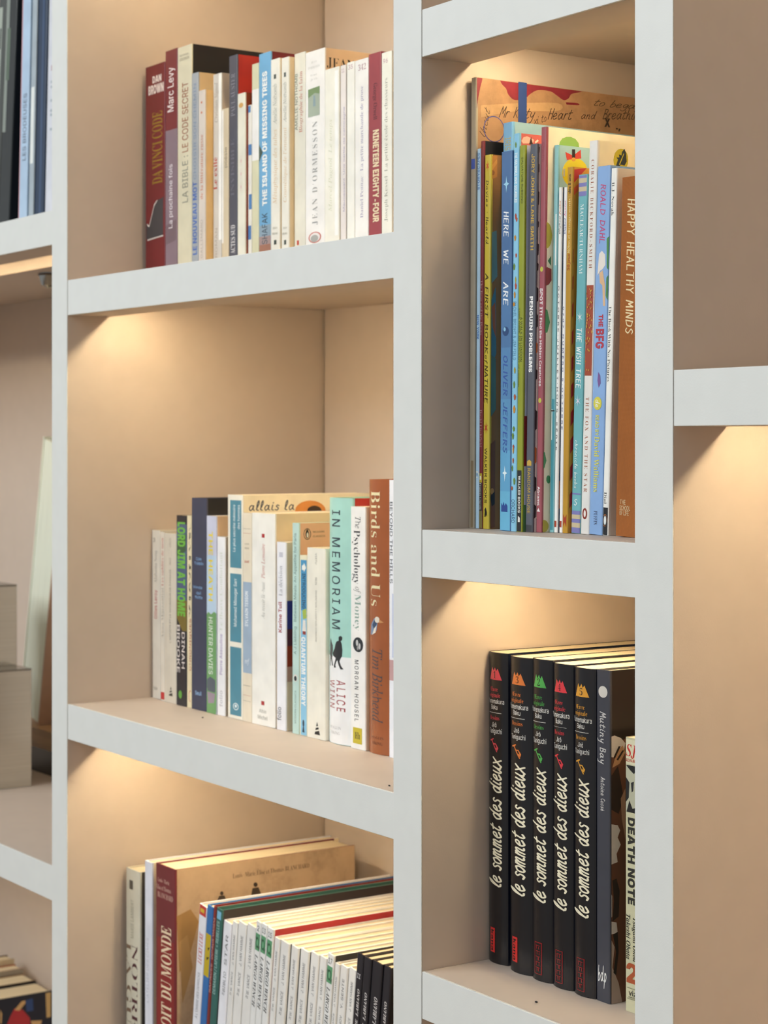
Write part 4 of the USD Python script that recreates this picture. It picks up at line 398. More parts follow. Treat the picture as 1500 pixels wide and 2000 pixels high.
('D2',4.7,128.3,49.0,-64,280.2,205,'hf','picture_book','worn pale teal picture book with a yellow figure on its cover','book','8fc6cc','a6cdd6',0.38,1.2,[('R','e8f0ec',0.005,0.994,0.0,0.2),('R','e8f0ec',0.178,0.31,0.6,0.85),('R','4a98a8',0.655,0.994,0.3,1),('R','e0ece8',0.681,0.761,0.3,0.5),('R','2a2a2a',0.684,0.687,0.1,1),('CP','e8d634',((0.138,0.0643),(0.135,0.0764),(0.127,0.0876),(0.114,0.0968),(0.098,0.1032),(0.079,0.106),(0.061,0.1051),(0.045,0.1006),(0.032,0.0928),(0.023,0.0826),(0.02,0.071),(0.023,0.059),(0.031,0.0479),(0.043,0.0387),(0.06,0.0323),(0.078,0.0293),(0.096,0.0301),(0.112,0.0346),(0.126,0.0423),(0.134,0.0525))),('CP','d2453c',((0.033,0.0162),(0.07,0.0244),(0.075,0.0321),(0.04,0.0368))),('CP','d2453c',((0.103,0.0065),(0.07,0.0231),(0.071,0.0324),(0.106,0.0289))),('CP','2c2422',((0.063,0.0077),(0.077,0.0068),(0.078,0.0319),(0.064,0.0328))),('CP','dfa44c',((0.08,0.0331),(0.08,0.0348),(0.078,0.0363),(0.076,0.0376),(0.074,0.0385),(0.071,0.039),(0.068,0.0389),(0.065,0.0383),(0.063,0.0372),(0.062,0.0358),(0.061,0.0342),(0.062,0.0326),(0.063,0.031),(0.065,0.0297),(0.068,0.0288),(0.071,0.0284),(0.073,0.0285),(0.076,0.0291),(0.078,0.0301),(0.08,0.0315))),('CP','b8bec2',((0.025,0.0602),(0.032,0.0598),(0.032,0.0796),(0.025,0.08)))]),
('D2',3.5,133.4,49.4,-64,249.3,180,'pb','magazine','thin white magazine with black lettering and a navy cover','magazine','f1f0ec','34445c',0.38,1.3,[('T','bi','u','téléphant','2a2a2e',0.083,0.135,0.5,0.45),('T','bi','u','Junior','d07838',0.037,0.08,0.5,0.45),('T','n','d','O C T O B R E · J U I L L E T · H O R S - S É R I E','6a6a70',0.285,0.761,0.5,0.4),('R','a8402c',0.966,0.984,0.2,0.8),('CR','b06030',0.85,0.93,0.0,1.0)]),
('D2',3.5,137.4,50.9,-64,249.0,180,'pb','magazine','thin white magazine with blue lettering right of the navy covered one','magazine','f1f0ee','e8e0d0',0.38,1.3,[('T','bi','u','téléphant','2c4a94',0.089,0.135,0.5,0.45),('T','bi','u','Junior','d880a8',0.037,0.086,0.5,0.45),('T','n','d','0 7 0 7   N U M É R O   5 · O C T O B R E','6a6a9a',0.345,0.701,0.5,0.4),('R','a8402c',0.966,0.984,0.2,0.8)]),
('D2',6.1,141.3,50.5,-64,262.8,190,'pb','paperback_book','gold puzzle book with red and gold diagonal stripes on its cover','book','bd8e2a','c88a30',0.38,1.3,[('T','b','u','dès 8 ans','3c2c14',0.02,0.072,0.5,0.45),('T','s','u','Rébus et messages secrets !','f0dca0',0.08,0.234,0.5,0.42),('T','bi','u','50 jeux','a03c20',0.236,0.282,0.5,0.45),('P','a83c20',((0.2,0.949),(0.5,0.959),(0.8,0.949),(0.8,0.984),(0.5,0.97),(0.2,0.984))),('CP','b4262a',((-0.003,0.0084),(0.069,0.0),(-0.002,0.0501))),('CP','d8542c',((-0.002,0.064),(0.077,0.015),(0.078,0.0317),(-0.001,0.0834))),('CP','ac1f26',((-0.013,0.1035),(0.006,0.0775),(0.006,0.1137),(-0.012,0.1411))),('CP','ac1f26',((-0.011,0.1759),(0.008,0.1499),(0.008,0.1862),(-0.01,0.2134))),('CP','ac1f26',((-0.009,0.2482),(0.01,0.2224),(0.01,0.2587),(-0.008,0.2858))),('CP','ac1f26',((-0.008,0.3207),(0.012,0.2949),(0.011,0.3312),(-0.007,0.3583))),('CP','ac1f26',((-0.006,0.3931),(0.014,0.3674),(0.013,0.4038),(-0.005,0.4308))),('CP','ac1f26',((-0.004,0.4657),(0.016,0.4401),(0.015,0.4764),(-0.003,0.5034))),('CP','ac1f26',((-0.009,0.5384),(0.017,0.5128),(0.017,0.5492),(-0.008,0.5761))),('CP','ac1f26',((-0.008,0.611),(0.019,0.5855),(0.019,0.6219),(-0.007,0.6488))),('CP','ac1f26',((-0.006,0.6837),(0.021,0.6583),(0.021,0.6948),(-0.005,0.7215))),('CP','ac1f26',((-0.004,0.7564),(0.023,0.7312),(0.023,0.7677),(-0.003,0.7942))),('CP','ac1f26',((-0.002,0.8292),(0.025,0.8041),(0.025,0.8406),(-0.001,0.8671))),('CP','ac1f26',((0.0,0.9021),(0.027,0.8771),(0.027,0.9136),(0.001,0.9399)))]),
('D2',10.4,147.8,53.2,-64,256.4,180,'hf','picture_book','turquoise picture book with lilac and cream bands at both ends','book','6fb2b8','4a5060',0.38,1.9,[('R','7d7cb6',0.003,0.06,0.0,1.0),('R','c9ba98',0.01,0.023,0.0,1.0),('R','c9ba98',0.034,0.047,0.0,1.0),('T','s','d','MACLEAR/TURNHAM','e6f0ee',0.082,0.276,0.5,0.36),('P','e4f0f0',((0.56,0.397),(0.7944486372867092,0.405),(0.53,0.399),(0.5,0.414),(0.47000000000000003,0.399),(0.20555136271329083,0.405),(0.44,0.397),(0.20555136271329078,0.388),(0.47,0.394),(0.49999999999999994,0.38),(0.53,0.394),(0.794448637286709,0.388))),('T','h','d','THE WISH TREE','f0f6f4',0.427,0.596,0.5,0.5),('P','e4e0f0',((0.56,0.63),(0.7944486372867092,0.639),(0.53,0.633),(0.5,0.647),(0.47000000000000003,0.633),(0.20555136271329083,0.639),(0.44,0.63),(0.20555136271329078,0.622),(0.47,0.628),(0.49999999999999994,0.613),(0.53,0.628),(0.794448637286709,0.622))),('T','h','d','chronicle books','dcecea',0.74,0.875,0.45,0.3),('R','7d7cb6',0.888,0.892,0.0,1.0),('H','h','S','e8f0ee',0.905,0.922,0.5,0.35),('R','7d7cb6',0.937,1.001,0.0,1.0),('R','c9ba98',0.948,0.96,0.0,1.0),('R','c9ba98',0.971,0.984,0.0,1.0)]),
('D2',9.3,162.3,50,-64,278.3,190,'hf','picture_book','white picture book with a rust red speckled panel across the spine middle','book','e8e6e0','f2e8ca',0.38,2.0,[('T','s','d','^CORALIE BICKFORD-SMITH','9c5e44',0.048,0.323,0.5,0.34),('R','a34a30',0.366,0.596,0.0,1.0),('T','s','d','^THE FOX AND THE STAR','aa6c52',0.651,0.893,0.5,0.38),('O','8c3428',0.5,0.948,0.28,0.0144),('O','f0e8e0',0.5,0.948,0.13,0.0092),('O','d0a040',0.5798102470372806,0.381,0.05,0.0026),('O','d0a040',0.25790788514273555,0.462,0.05,0.0026),('O','d0a040',0.5883736983738732,0.408,0.05,0.0026),('O','d0a040',0.13394865977696338,0.561,0.05,0.0026),('O','d0a040',0.3510644159328734,0.581,0.05,0.0026),('O','d0a040',0.8173277131420813,0.455,0.05,0.0026),('O','d0a040',0.4683277062767238,0.486,0.05,0.0026),('O','d0a040',0.6151109747101815,0.502,0.05,0.0026),('O','d0a040',0.5474088496123124,0.508,0.05,0.0026),('O','d0a040',0.8524970043391706,0.483,0.05,0.0026),('O','d0a040',0.44495324274474624,0.529,0.05,0.0026),('O','d0a040',0.2901084955718273,0.439,0.05,0.0026),('O','d0a040',0.8822378531589082,0.486,0.05,0.0026),('O','d0a040',0.5387443741494898,0.376,0.05,0.0026),('O','d0a040',0.4321682750431056,0.499,0.05,0.0026),('O','d0a040',0.11604231224367947,0.507,0.05,0.0026),('O','d0a040',0.6057444282368923,0.387,0.05,0.0026),('O','d0a040',0.6018728872087648,0.474,0.05,0.0026),('O','d0a040',0.6434251184304869,0.45,0.05,0.0026),('O','d0a040',0.6655601994927192,0.533,0.05,0.0026),('O','d0a040',0.11774597519264791,0.387,0.05,0.0026),('O','d0a040',0.6408162475899014,0.582,0.05,0.0026),('O','d0a040',0.3008978225467762,0.472,0.05,0.0026),('O','d0a040',0.5741375005331913,0.443,0.05,0.0026),('O','d0a040',0.3911640714719655,0.441,0.05,0.0026),('O','d0a040',0.3953231802215632,0.502,0.05,0.0026),('O','d0a040',0.3403231786924715,0.455,0.05,0.0026),('O','d0a040',0.7178187299552968,0.38,0.05,0.0026),('O','d0a040',0.5554064016564658,0.532,0.05,0.0026),('O','d0a040',0.3480133563280744,0.422,0.05,0.0026),('O','d0a040',0.7430461363159306,0.425,0.05,0.0026),('O','d0a040',0.24991547273435355,0.468,0.05,0.0026),('O','d0a040',0.6584531253398799,0.396,0.05,0.0026),('O','d0a040',0.3575727876970116,0.446,0.05,0.0026),('O','d0a040',0.7668311132458471,0.468,0.05,0.0026),('O','d0a040',0.7844281551879092,0.41,0.05,0.0026),('O','d0a040',0.36936818803590465,0.514,0.05,0.0026),('O','d0a040',0.807918617537031,0.471,0.05,0.0026),('O','d0a040',0.28002227417830783,0.4,0.05,0.0026),('O','d0a040',0.5237021026467147,0.415,0.05,0.0026),('CP','b9ad34',((0.151,0.042),(0.15,0.051),(0.145,0.0592),(0.137,0.066),(0.127,0.0706),(0.116,0.0726),(0.105,0.0718),(0.094,0.0683),(0.086,0.0625),(0.08,0.0548),(0.078,0.0461),(0.08,0.0372),(0.084,0.0289),(0.092,0.0222),(0.102,0.0175),(0.113,0.0155),(0.125,0.0162),(0.135,0.0197),(0.144,0.0256),(0.149,0.0333))),('CP','26343e',((0.09,0.0623),(0.1,0.0436),(0.092,0.0388),(0.107,0.038),(0.104,0.0303),(0.117,0.0322),(0.119,0.023),(0.131,0.0145),(0.139,0.0257),(0.143,0.0464),(0.133,0.0574),(0.115,0.0557),(0.105,0.0628))),('CP','b9ad34',((0.105,0.0563),(0.127,0.0264),(0.13,0.0275),(0.11,0.0573)))]),
('D2',13.9,172.0,49.8,-64,259.0,130,'pb','paperback_book','periwinkle blue paperback with pink red author name and a yellow disc','book','8bafde','7a9cc8',0.38,2.1,[('T','h','d','ROALD DAHL','c24e7c',0.049,0.209,0.5,0.38),('P','e8e0d8',((0.3,0.237),(0.5,0.229),(0.75,0.24),(0.8,0.268),(0.6,0.279),(0.4,0.284),(0.2,0.296),(0.25,0.261))),('P','e0b890',((0.35,0.289),(0.6,0.282),(0.8,0.323),(0.85,0.379),(0.7,0.379),(0.6,0.323),(0.4,0.316))),('P','4a8a4a',((0.85,0.198),(1,0.191),(1,0.282),(0.9,0.275))),('P','4a8a4a',((0.9,0.303),(1,0.296),(1,0.365),(0.88,0.351))),('T','x','d','THE','b43a4c',0.402,0.435,0.55,0.34),('T','x','d','BFG','b43a4c',0.441,0.494,0.5,0.62),('P','7a5a94',((0.45,0.558),(0.6,0.567),(0.65,0.588),(0.5,0.6),(0.4,0.581))),('O','d8d050',0.45,0.643,0.32,0.0181),('T','h','d','de','f2f2e8',0.633,0.654,0.45,0.3),('T','b','d','READ BY','d8d468',0.675,0.731,0.45,0.26),('T','sb','d','David Walliams','d8d468',0.733,0.884,0.48,0.36),('T','s','d','PUFFIN','44506c',0.936,0.973,0.5,0.26)]),
('D2',6.4,186.4,49.5,-64,256.3,190,'hf','picture_book','white picture book with small black title and black foot beside the orange cloth one','book','f2f1ea','f0ece0',0.38,2.2,[('T','s','d','B.J. Novak','4a4a4a',0.038,0.129,0.45,0.4),('T','s','d','The Book With No Pictures','4a4a4a',0.374,0.58,0.45,0.42),('T','s','d','Dial','4a4a4a',0.882,0.913,0.45,0.4),('R','1d2026',0.924,1.002,0.0,1.0),('O','d07a34',0.5,0.959,0.34,0.0168),('O','e8ece8',0.5,0.959,0.2,0.0126)]),
('D2',21.7,204.5,46,-64,247.4,165,'hf','picture_book','orange brown cloth hardback with cream hand drawn capitals,rightmost on its shelf','book','b4692a','b4692a',0.85,1.6,[('T','h','d','HAPPY HEALTHY MINDS','ecd6a8',0.061,0.438,0.5,0.34),('H','n','THE','e0c498',0.898,0.911,0.35,0.25),('H','n','SCHOOL','e0c498',0.914,0.927,0.45,0.5),('H','n','OF LIFE','e0c498',0.928,0.941,0.42,0.44)]),
('D3',23.7,37.9,60,-396,237.0,170,'rb','comic_volume','black comic volume with a pink red peak numbered 1','comic book','1a181b','1c2234',0.22,0.0,[('P','d84854',((0.18,0.088),(0.34,0.048),(0.42,0.059),(0.5,0.048),(0.56,0.059),(0.63,0.051),(0.8,0.088))),('H','s','1','2a1414',0.061,0.083,0.48,0.13),('H','s','Œuvre','d84854',0.111,0.125,0.42,0.42),('H','s','originale','d84854',0.13,0.144,0.44,0.58),('H','n','Yumemakura','dcdad4',0.149,0.164,0.46,0.84),('H','n','Baku','dcdad4',0.168,0.183,0.45,0.34),('R','b8b6b0',0.193,0.195,0.12,0.78),('H','s','Dessins','d84854',0.203,0.217,0.45,0.5),('H','n','Jirô','dcdad4',0.225,0.24,0.45,0.26),('H','n','Taniguchi','dcdad4',0.244,0.26,0.48,0.64),('P','d84854',((0.2,0.284),(0.42,0.276),(0.44,0.279),(0.36,0.283),(0.62,0.319),(0.58,0.32),(0.32,0.285),(0.24,0.287))),('P','d84854',((0.4,0.292),(0.55,0.292),(0.66,0.306),(0.62,0.315),(0.52,0.309),(0.56,0.305),(0.6,0.307),(0.53,0.296),(0.42,0.296))),('T','H','u','le sommet des dieux','f0e8cc',0.335,0.753,0.46,0.62),('R','c42c2a',0.887,0.966,0.22,0.5),('T','b','d','kana','1c1416',0.894,0.961,0.36,0.16)]),
('D3',26.6,68.0,57,-396,236.5,170,'rb','comic_volume','black comic volume with an orange peak numbered 3','comic book','1a181b','1c2234',0.22,0.0,[('P','d87838',((0.18,0.088),(0.34,0.048),(0.42,0.06),(0.5,0.048),(0.56,0.06),(0.63,0.051),(0.8,0.088))),('H','s','3','2a1414',0.061,0.083,0.48,0.13),('H','s','Œuvre','d87838',0.111,0.125,0.42,0.42),('H','s','originale','d87838',0.13,0.144,0.44,0.58),('H','n','Yumemakura','dcdad4',0.149,0.165,0.46,0.84),('H','n','Baku','dcdad4',0.169,0.184,0.45,0.34),('R','b8b6b0',0.193,0.195,0.12,0.78),('H','s','Dessins','d87838',0.203,0.217,0.45,0.5),('H','n','Jirô','dcdad4',0.225,0.24,0.45,0.26),('H','n','Taniguchi','dcdad4',0.245,0.26,0.48,0.64),('P','d87838',((0.2,0.284),(0.42,0.276),(0.44,0.279),(0.36,0.284),(0.62,0.319),(0.58,0.321),(0.32,0.285),(0.24,0.288))),('P','d87838',((0.4,0.293),(0.55,0.293),(0.66,0.306),(0.62,0.316),(0.52,0.309),(0.56,0.305),(0.6,0.308),(0.53,0.297),(0.42,0.296))),('T','H','u','le sommet des dieux','f0e8cc',0.336,0.754,0.46,0.62),('R','c42c2a',0.888,0.967,0.22,0.5),('T','b','d','kana','1c1416',0.895,0.962,0.36,0.16)]),
('D3',23.7,95.1,57.0,-396,237.3,170,'rb','comic_volume','black comic volume with a green peak numbered 2','comic book','1a181b','1c2234',0.22,0.0,[('P','52a850',((0.18,0.088),(0.34,0.048),(0.42,0.06),(0.5,0.048),(0.56,0.06),(0.63,0.051),(0.8,0.088))),('H','s','2','2a1414',0.061,0.083,0.48,0.13),('H','s','Œuvre','52a850',0.111,0.125,0.42,0.42),('H','s','originale','52a850',0.13,0.144,0.44,0.58),('H','n','Yumemakura','dcdad4',0.149,0.165,0.46,0.84),('H','n','Baku','dcdad4',0.169,0.184,0.45,0.34),('R','b8b6b0',0.194,0.196,0.12,0.78),('H','s','Dessins','52a850',0.204,0.218,0.45,0.5),('H','n','Jirô','dcdad4',0.226,0.24,0.45,0.26),('H','n','Taniguchi','dcdad4',0.245,0.261,0.48,0.64),('P','52a850',((0.2,0.285),(0.42,0.277),(0.44,0.28),(0.36,0.284),(0.62,0.32),(0.58,0.322),(0.32,0.286),(0.24,0.289))),('P','52a850',((0.4,0.293),(0.55,0.293),(0.66,0.307),(0.62,0.317),(0.52,0.31),(0.56,0.306),(0.6,0.308),(0.53,0.298),(0.42,0.297))),('T','H','u','le sommet des dieux','f0e8cc',0.337,0.756,0.46,0.62),('R','8c1f22',0.88,0.883,0.26,0.64),('R','8c1f22',0.978,0.98,0.26,0.64),('R','8c1f22',0.88,0.98,0.26,0.29500000000000004),('R','8c1f22',0.88,0.98,0.605,0.64),('R','8c1f22',0.89,0.892,0.34,0.56),('R','8c1f22',0.89,0.902,0.36,0.39),('R','8c1f22',0.894,0.902,0.48,0.51),('R','8c1f22',0.907,0.909,0.34,0.56),('R','8c1f22',0.907,0.919,0.41,0.44),('R','8c1f22',0.911,0.919,0.51,0.54),('R','8c1f22',0.924,0.926,0.34,0.56),('R','8c1f22',0.924,0.936,0.45999999999999996,0.49),('R','8c1f22',0.927,0.936,0.48,0.51),('R','8c1f22',0.941,0.943,0.34,0.56),('R','8c1f22',0.941,0.953,0.36,0.39),('R','8c1f22',0.944,0.953,0.51,0.54),('R','8c1f22',0.958,0.96,0.34,0.56),('R','8c1f22',0.958,0.97,0.41,0.44),('R','8c1f22',0.961,0.97,0.48,0.51)]),
('D3',23.3,119.2,57.1,-396,236.1,170,'rb','comic_volume','black comic volume with a red peak numbered 4','comic book','1a181b','1c2234',0.22,0.0,[('P','d83c44',((0.18,0.088),(0.34,0.048),(0.42,0.06),(0.5,0.048),(0.56,0.06),(0.63,0.052),(0.8,0.088))),('H','s','4','2a1414',0.062,0.083,0.48,0.13),('H','s','Œuvre','d83c44',0.112,0.126,0.42,0.42),('H','s','originale','d83c44',0.131,0.145,0.44,0.58),('H','n','Yumemakura','dcdad4',0.15,0.166,0.46,0.84),('H','n','Baku','dcdad4',0.17,0.185,0.45,0.34),('R','b8b6b0',0.195,0.196,0.12,0.78),('H','s','Dessins','d83c44',0.205,0.219,0.45,0.5),('H','n','Jirô','dcdad4',0.226,0.241,0.45,0.26),('H','n','Taniguchi','dcdad4',0.246,0.262,0.48,0.64),('P','d83c44',((0.2,0.286),(0.42,0.278),(0.44,0.281),(0.36,0.285),(0.62,0.321),(0.58,0.323),(0.32,0.287),(0.24,0.29))),('P','d83c44',((0.4,0.295),(0.55,0.295),(0.66,0.308),(0.62,0.318),(0.52,0.311),(0.56,0.307),(0.6,0.31),(0.53,0.299),(0.42,0.298))),('T','H','u','le sommet des dieux','f0e8cc',0.338,0.759,0.46,0.62),('R','8c1f22',0.884,0.886,0.26,0.64),('R','8c1f22',0.982,0.984,0.26,0.64),('R','8c1f22',0.884,0.984,0.26,0.29500000000000004),('R','8c1f22',0.884,0.984,0.605,0.64),('R','8c1f22',0.894,0.896,0.34,0.56),('R','8c1f22',0.894,0.906,0.36,0.39),('R','8c1f22',0.897,0.906,0.48,0.51),('R','8c1f22',0.911,0.913,0.34,0.56),('R','8c1f22',0.911,0.923,0.41,0.44),('R','8c1f22',0.914,0.923,0.51,0.54),('R','8c1f22',0.928,0.93,0.34,0.56),('R','8c1f22',0.928,0.94,0.45999999999999996,0.49),('R','8c1f22',0.931,0.94,0.48,0.51),('R','8c1f22',0.945,0.947,0.34,0.56),('R','8c1f22',0.945,0.957,0.36,0.39),('R','8c1f22',0.948,0.957,0.51,0.54),('R','8c1f22',0.962,0.964,0.34,0.56),('R','8c1f22',0.962,0.974,0.41,0.44),('R','8c1f22',0.965,0.974,0.48,0.51)]),
('D3',24.3,143.0,57.2,-396,235.4,170,'rb','comic_volume','black comic volume with a yellow orange peak numbered 5','comic book','1a181b','1c2234',0.22,0.0,[('P','d89a34',((0.18,0.088),(0.34,0.048),(0.42,0.06),(0.5,0.048),(0.56,0.06),(0.63,0.052),(0.8,0.088))),('H','s','5','2a1414',0.062,0.083,0.48,0.13),('H','s','Œuvre','d89a34',0.112,0.126,0.42,0.42),('H','s','originale','d89a34',0.131,0.145,0.44,0.58),('H','n','Yumemakura','dcdad4',0.15,0.166,0.46,0.84),('H','n','Baku','dcdad4',0.17,0.185,0.45,0.34),('R','b8b6b0',0.195,0.197,0.12,0.78),('H','s','Dessins','d89a34',0.205,0.219,0.45,0.5),('H','n','Jirô','dcdad4',0.227,0.242,0.45,0.26),('H','n','Taniguchi','dcdad4',0.247,0.262,0.48,0.64),('P','d89a34',((0.2,0.287),(0.42,0.278),(0.44,0.282),(0.36,0.286),(0.62,0.322),(0.58,0.323),(0.32,0.287),(0.24,0.29))),('P','d89a34',((0.4,0.295),(0.55,0.295),(0.66,0.308),(0.62,0.318),(0.52,0.312),(0.56,0.307),(0.6,0.31),(0.53,0.299),(0.42,0.298))),('T','H','u','le sommet des dieux','f0e8cc',0.338,0.76,0.46,0.62),('R','8c1f22',0.885,0.887,0.26,0.64),('R','8c1f22',0.983,0.985,0.26,0.64),('R','8c1f22',0.885,0.985,0.26,0.29500000000000004),('R','8c1f22',0.885,0.985,0.605,0.64),('R','8c1f22',0.895,0.897,0.34,0.56),('R','8c1f22',0.895,0.907,0.36,0.39),('R','8c1f22',0.898,0.907,0.48,0.51),('R','8c1f22',0.912,0.914,0.34,0.56),('R','8c1f22',0.912,0.924,0.41,0.44),('R','8c1f22',0.915,0.924,0.51,0.54),('R','8c1f22',0.929,0.931,0.34,0.56),('R','8c1f22',0.929,0.941,0.45999999999999996,0.49),('R','8c1f22',0.932,0.941,0.48,0.51),('R','8c1f22',0.946,0.948,0.34,0.56),('R','8c1f22',0.946,0.958,0.36,0.39),('R','8c1f22',0.949,0.958,0.51,0.54),('R','8c1f22',0.963,0.965,0.34,0.56),('R','8c1f22',0.963,0.975,0.41,0.44),('R','8c1f22',0.966,0.975,0.48,0.51)]),
('D3',14.7,167.7,60.4,-396,235.7,180,'hf','picture_book','charcoal comic book with a pale moon disc and a brown painted cover','book','3d3e47','231a16',0.38,0.0,[('O','d2cec6',0.5,0.066,0.33,0.0177),('T','h','d','Mutiny Bay','c4c2c0',0.126,0.284,0.5,0.42),('T','h','d','Antoine Cossé','d4d0cc',0.323,0.426,0.5,0.3),('H','h','bdp','e8e6e2',0.894,0.937,0.45,0.62),('CP','6b4330',((-0.0,0.2903),(0.013,0.2452),(0.05,0.2169),(0.082,0.2066),(0.082,1.01),(-0.003,0.9995))),('CP','d6ccc4',((-0.0,0.1982),(0.024,0.1951),(0.058,0.205),(0.08,0.2219),(0.072,0.2491),(0.04,0.2655),(-0.0,0.2566))),('CP','c09068',((0.013,0.2913),(0.034,0.2466),(0.066,0.2272),(0.08,0.2497),(0.05,0.2816))),('CP','2c1c16',((0.018,0.2609),(0.045,0.2288),(0.056,0.2295),(0.026,0.2645))),('CP','2c1c16',((0.034,0.2682),(0.064,0.2424),(0.074,0.2431),(0.042,0.2718))),('CP','33211a',((-0.0,0.3211),(0.042,0.2872),(0.072,0.3881),(0.045,0.4322),(-0.0,0.4132))),('CP','d9cfc8',((-0.0,0.4593),(0.04,0.4657),(0.053,0.4822),(0.04,0.5026),(0.056,0.5256),(0.034,0.5515),(0.04,0.5766),(-0.0,0.5821))),('CP','2f2019',((0.013,0.6295),(0.034,0.6254),(0.05,0.6639),(0.045,0.7404),(0.013,0.7525),(0.021,0.6918))),('CP','e0d8d2',((-0.0,0.6589),(0.011,0.6753),(0.011,0.7368),(-0.0,0.7511))),('CP','d6ccc6',((-0.0,0.7511),(0.034,0.7578),(0.04,0.7891),(-0.0,0.791))),('CP','b09c90',((-0.0,0.7971),(0.024,0.8305),(0.013,0.8908),(0.045,0.9407),(0.066,1.008),(-0.003,0.9995))),('CP','241a16',((0.016,0.7927),(0.04,0.786),(0.045,0.8482),(0.032,0.916),(0.018,0.9068),(0.032,0.8468))),('CP','a88068',((0.056,0.3868),(0.08,0.3578),(0.08,0.5123),(0.061,0.449)))]),
('D3',15.5,199.2,60,-396,191.3,128,'pb','manga_volume','cream manga volume with red and black lettering against the right post','comic book','c9c6a4','2a2a30',0.35,0.0,[('R','dcd8b8',0.007,0.097,0.02,0.98),('T','n','u','·','c9c6a4',0.009,0.011,0.5,0.1),('H','bi','SJ','c02a24',0.025,0.068,0.42,0.72),('H','b','ADVANCED','b0342c',0.077,0.089,0.5,0.9),('R','b8b8a0',0.101,0.272,0.05,0.95),('P','1c1c1c',((0.05,0.101),(0.95,0.101),(0.6,0.13),(0.3,0.116))),('P','1c1c1c',((0.05,0.145),(0.3,0.164),(0.25,0.22),(0.05,0.238))),('P','1c1c1c',((0.95,0.136),(0.7,0.164),(0.75,0.248),(0.95,0.266))),('P','1c1c1c',((0.1,0.272),(0.3,0.229),(0.5,0.257),(0.9,0.248),(0.9,0.272))),('P','2a2a2a',((0.4,0.164),(0.6,0.157),(0.55,0.192),(0.45,0.198))),('T','x','d','DEATH NOTE','2c2c28',0.291,0.607,0.42,0.46),('T','bi','d','Takeshi Obata','2c2c28',0.645,0.809,0.22,0.26),('T','bi','d','Tsugumi Ohba','2c2c28',0.652,0.812,0.66,0.26),('H','x','2','a8502c',0.821,0.894,0.45,0.72),('R','8a886c',0.911,0.914,0.15,0.95),('R','8a886c',0.95,0.953,0.15,0.95),('H','b','viz','4a4a40',0.919,0.939,0.5,0.5),('H','n','media','6a6a58',0.941,0.948,0.5,0.5)]),
('A1',23.0,-944.3,66,241.8,306.0,225,'hf','picture_book','black glossy book with pale mottled spine leaning at the far left','book','4a4d4a','0c0c12',0.2,6,[('R','a8b0a4',0.118,0.67,0.1,0.55),('R','22242a',0.197,0.473,0.3,0.45),('R','d0d4cc',0.276,0.434,0.2,0.4)]),
('A1',29.9,-909.2,62,241.8,310.1,230,'hf','picture_book','black glossy book with a grey mottled spine edge,second from the left','book','2c2f30','0c0c12',0.2,5.5,[('R','8c948c',0.038,0.614,0.05,0.35),('R','5c6c5c',0.23,0.422,0.2,0.5)]),
('A1',22.847483644245905,-842.8,58,241.8,292.0,230,'hf','picture_book','pale blue book with a pink edge and small dark lettering','book','b4cce4','46688c',0.38,2.8,[('R','d8a8b0',0.0,0.956,0,0.16),('T','n','u','LES BRODEUSES','5a6478',0.468,0.727,0.6,0.4)]),
('A1',12.679263088254924,-819.4,60,241.8,288.7,230,'hf','picture_book','silver grey book with a long white label on the spine','book','a8b4bc','2c4058',0.38,2.8,[('R','e8ece8',0.444,0.741,0.2,0.85)]),
('A1',22.914531469450957,-806.3,62,241.8,285.4,230,'hf','picture_book','navy blue book beside the white one on the upper left shelf','book','2c3c54','20242c',0.3,2.8,[('R','3c5070',0.0,0.966,0.5,0.75)]),
('A1',27.2,-783.0,64,241.8,280.9,230,'hf','picture_book','white book with a row of tiny grey marks against the left post','book','d8dae2','d8d8d8',0.38,2.8,[('R','b89aa0',0.365,0.387,0.35,0.6),('R','aab4bc',0.426,0.436,0.35,0.62),('R','aab4bc',0.446,0.456,0.35,0.62),('R','aab4bc',0.499,0.509,0.35,0.62),('R','aab4bc',0.539,0.549,0.35,0.62),('R','aab4bc',0.555,0.566,0.35,0.62),('R','aab4bc',0.612,0.622,0.35,0.62)]),
]
GROUP = {'C1': 'books on the top shelf of the wide bay', 'C2': 'books on the middle shelf of the wide bay', 'C3': 'books and albums on the bottom shelf of the wide bay', 'D2': 'children’s books on the upper shelf of the narrow bay', 'D3': 'comic books on the lower shelf of the narrow bay', 'A1': 'tall books on the upper shelf of the left bay'}
MADE = {}
for row in BOOKS:
    r, q = make_book(*row[1:], group=GROUP[row[0]]); MADE[row[9]] = (r, q)
# the portfolio's elastic band and its handwritten cover
r, q = [v for k, v in MADE.items() if k.startswith('large worn portfolio')][0]
t, h, d = q['t'], q['h'], q['d']
def cover_text(fn, s, col, y, z, L, cap, rot=0, k=3):
    v, fc = text2d(fn, s); v = v * [L, cap]; c, s_ = math.cos(rot), math.sin(rot); v = np.column_stack([v[:, 0] * c - v[:, 1] * s_ + y, v[:, 0] * s_ + v[:, 1] * c + z])
    obj('cover_lettering', trimesh.Trimesh(np.column_stack([np.full(len(v), .085 + .006 * k), v[:, 0], v[:, 1]]) * MM, fc, process=False), paint(col, .6), r, smooth=False)
def cover_shape(pts, col, k=1, name='red_stain', rad=0):
    g = Polygon(curve(pts, n=5)).buffer(0).intersection(sbox(1, 0, d - .5, h - .3)); v, fc = tri2(g)
    obj(name, trimesh.Trimesh(np.column_stack([np.full(len(v), .085 + .006 * k), v[:, 0], v[:, 1]]) * MM, fc, process=False), paint(col, .6, 'map'), r, smooth=False)
cover_shape([(.8, h), (6, h), (4, h - 8), (2.2, h - 16), (1, h - 24)], '7e2030')
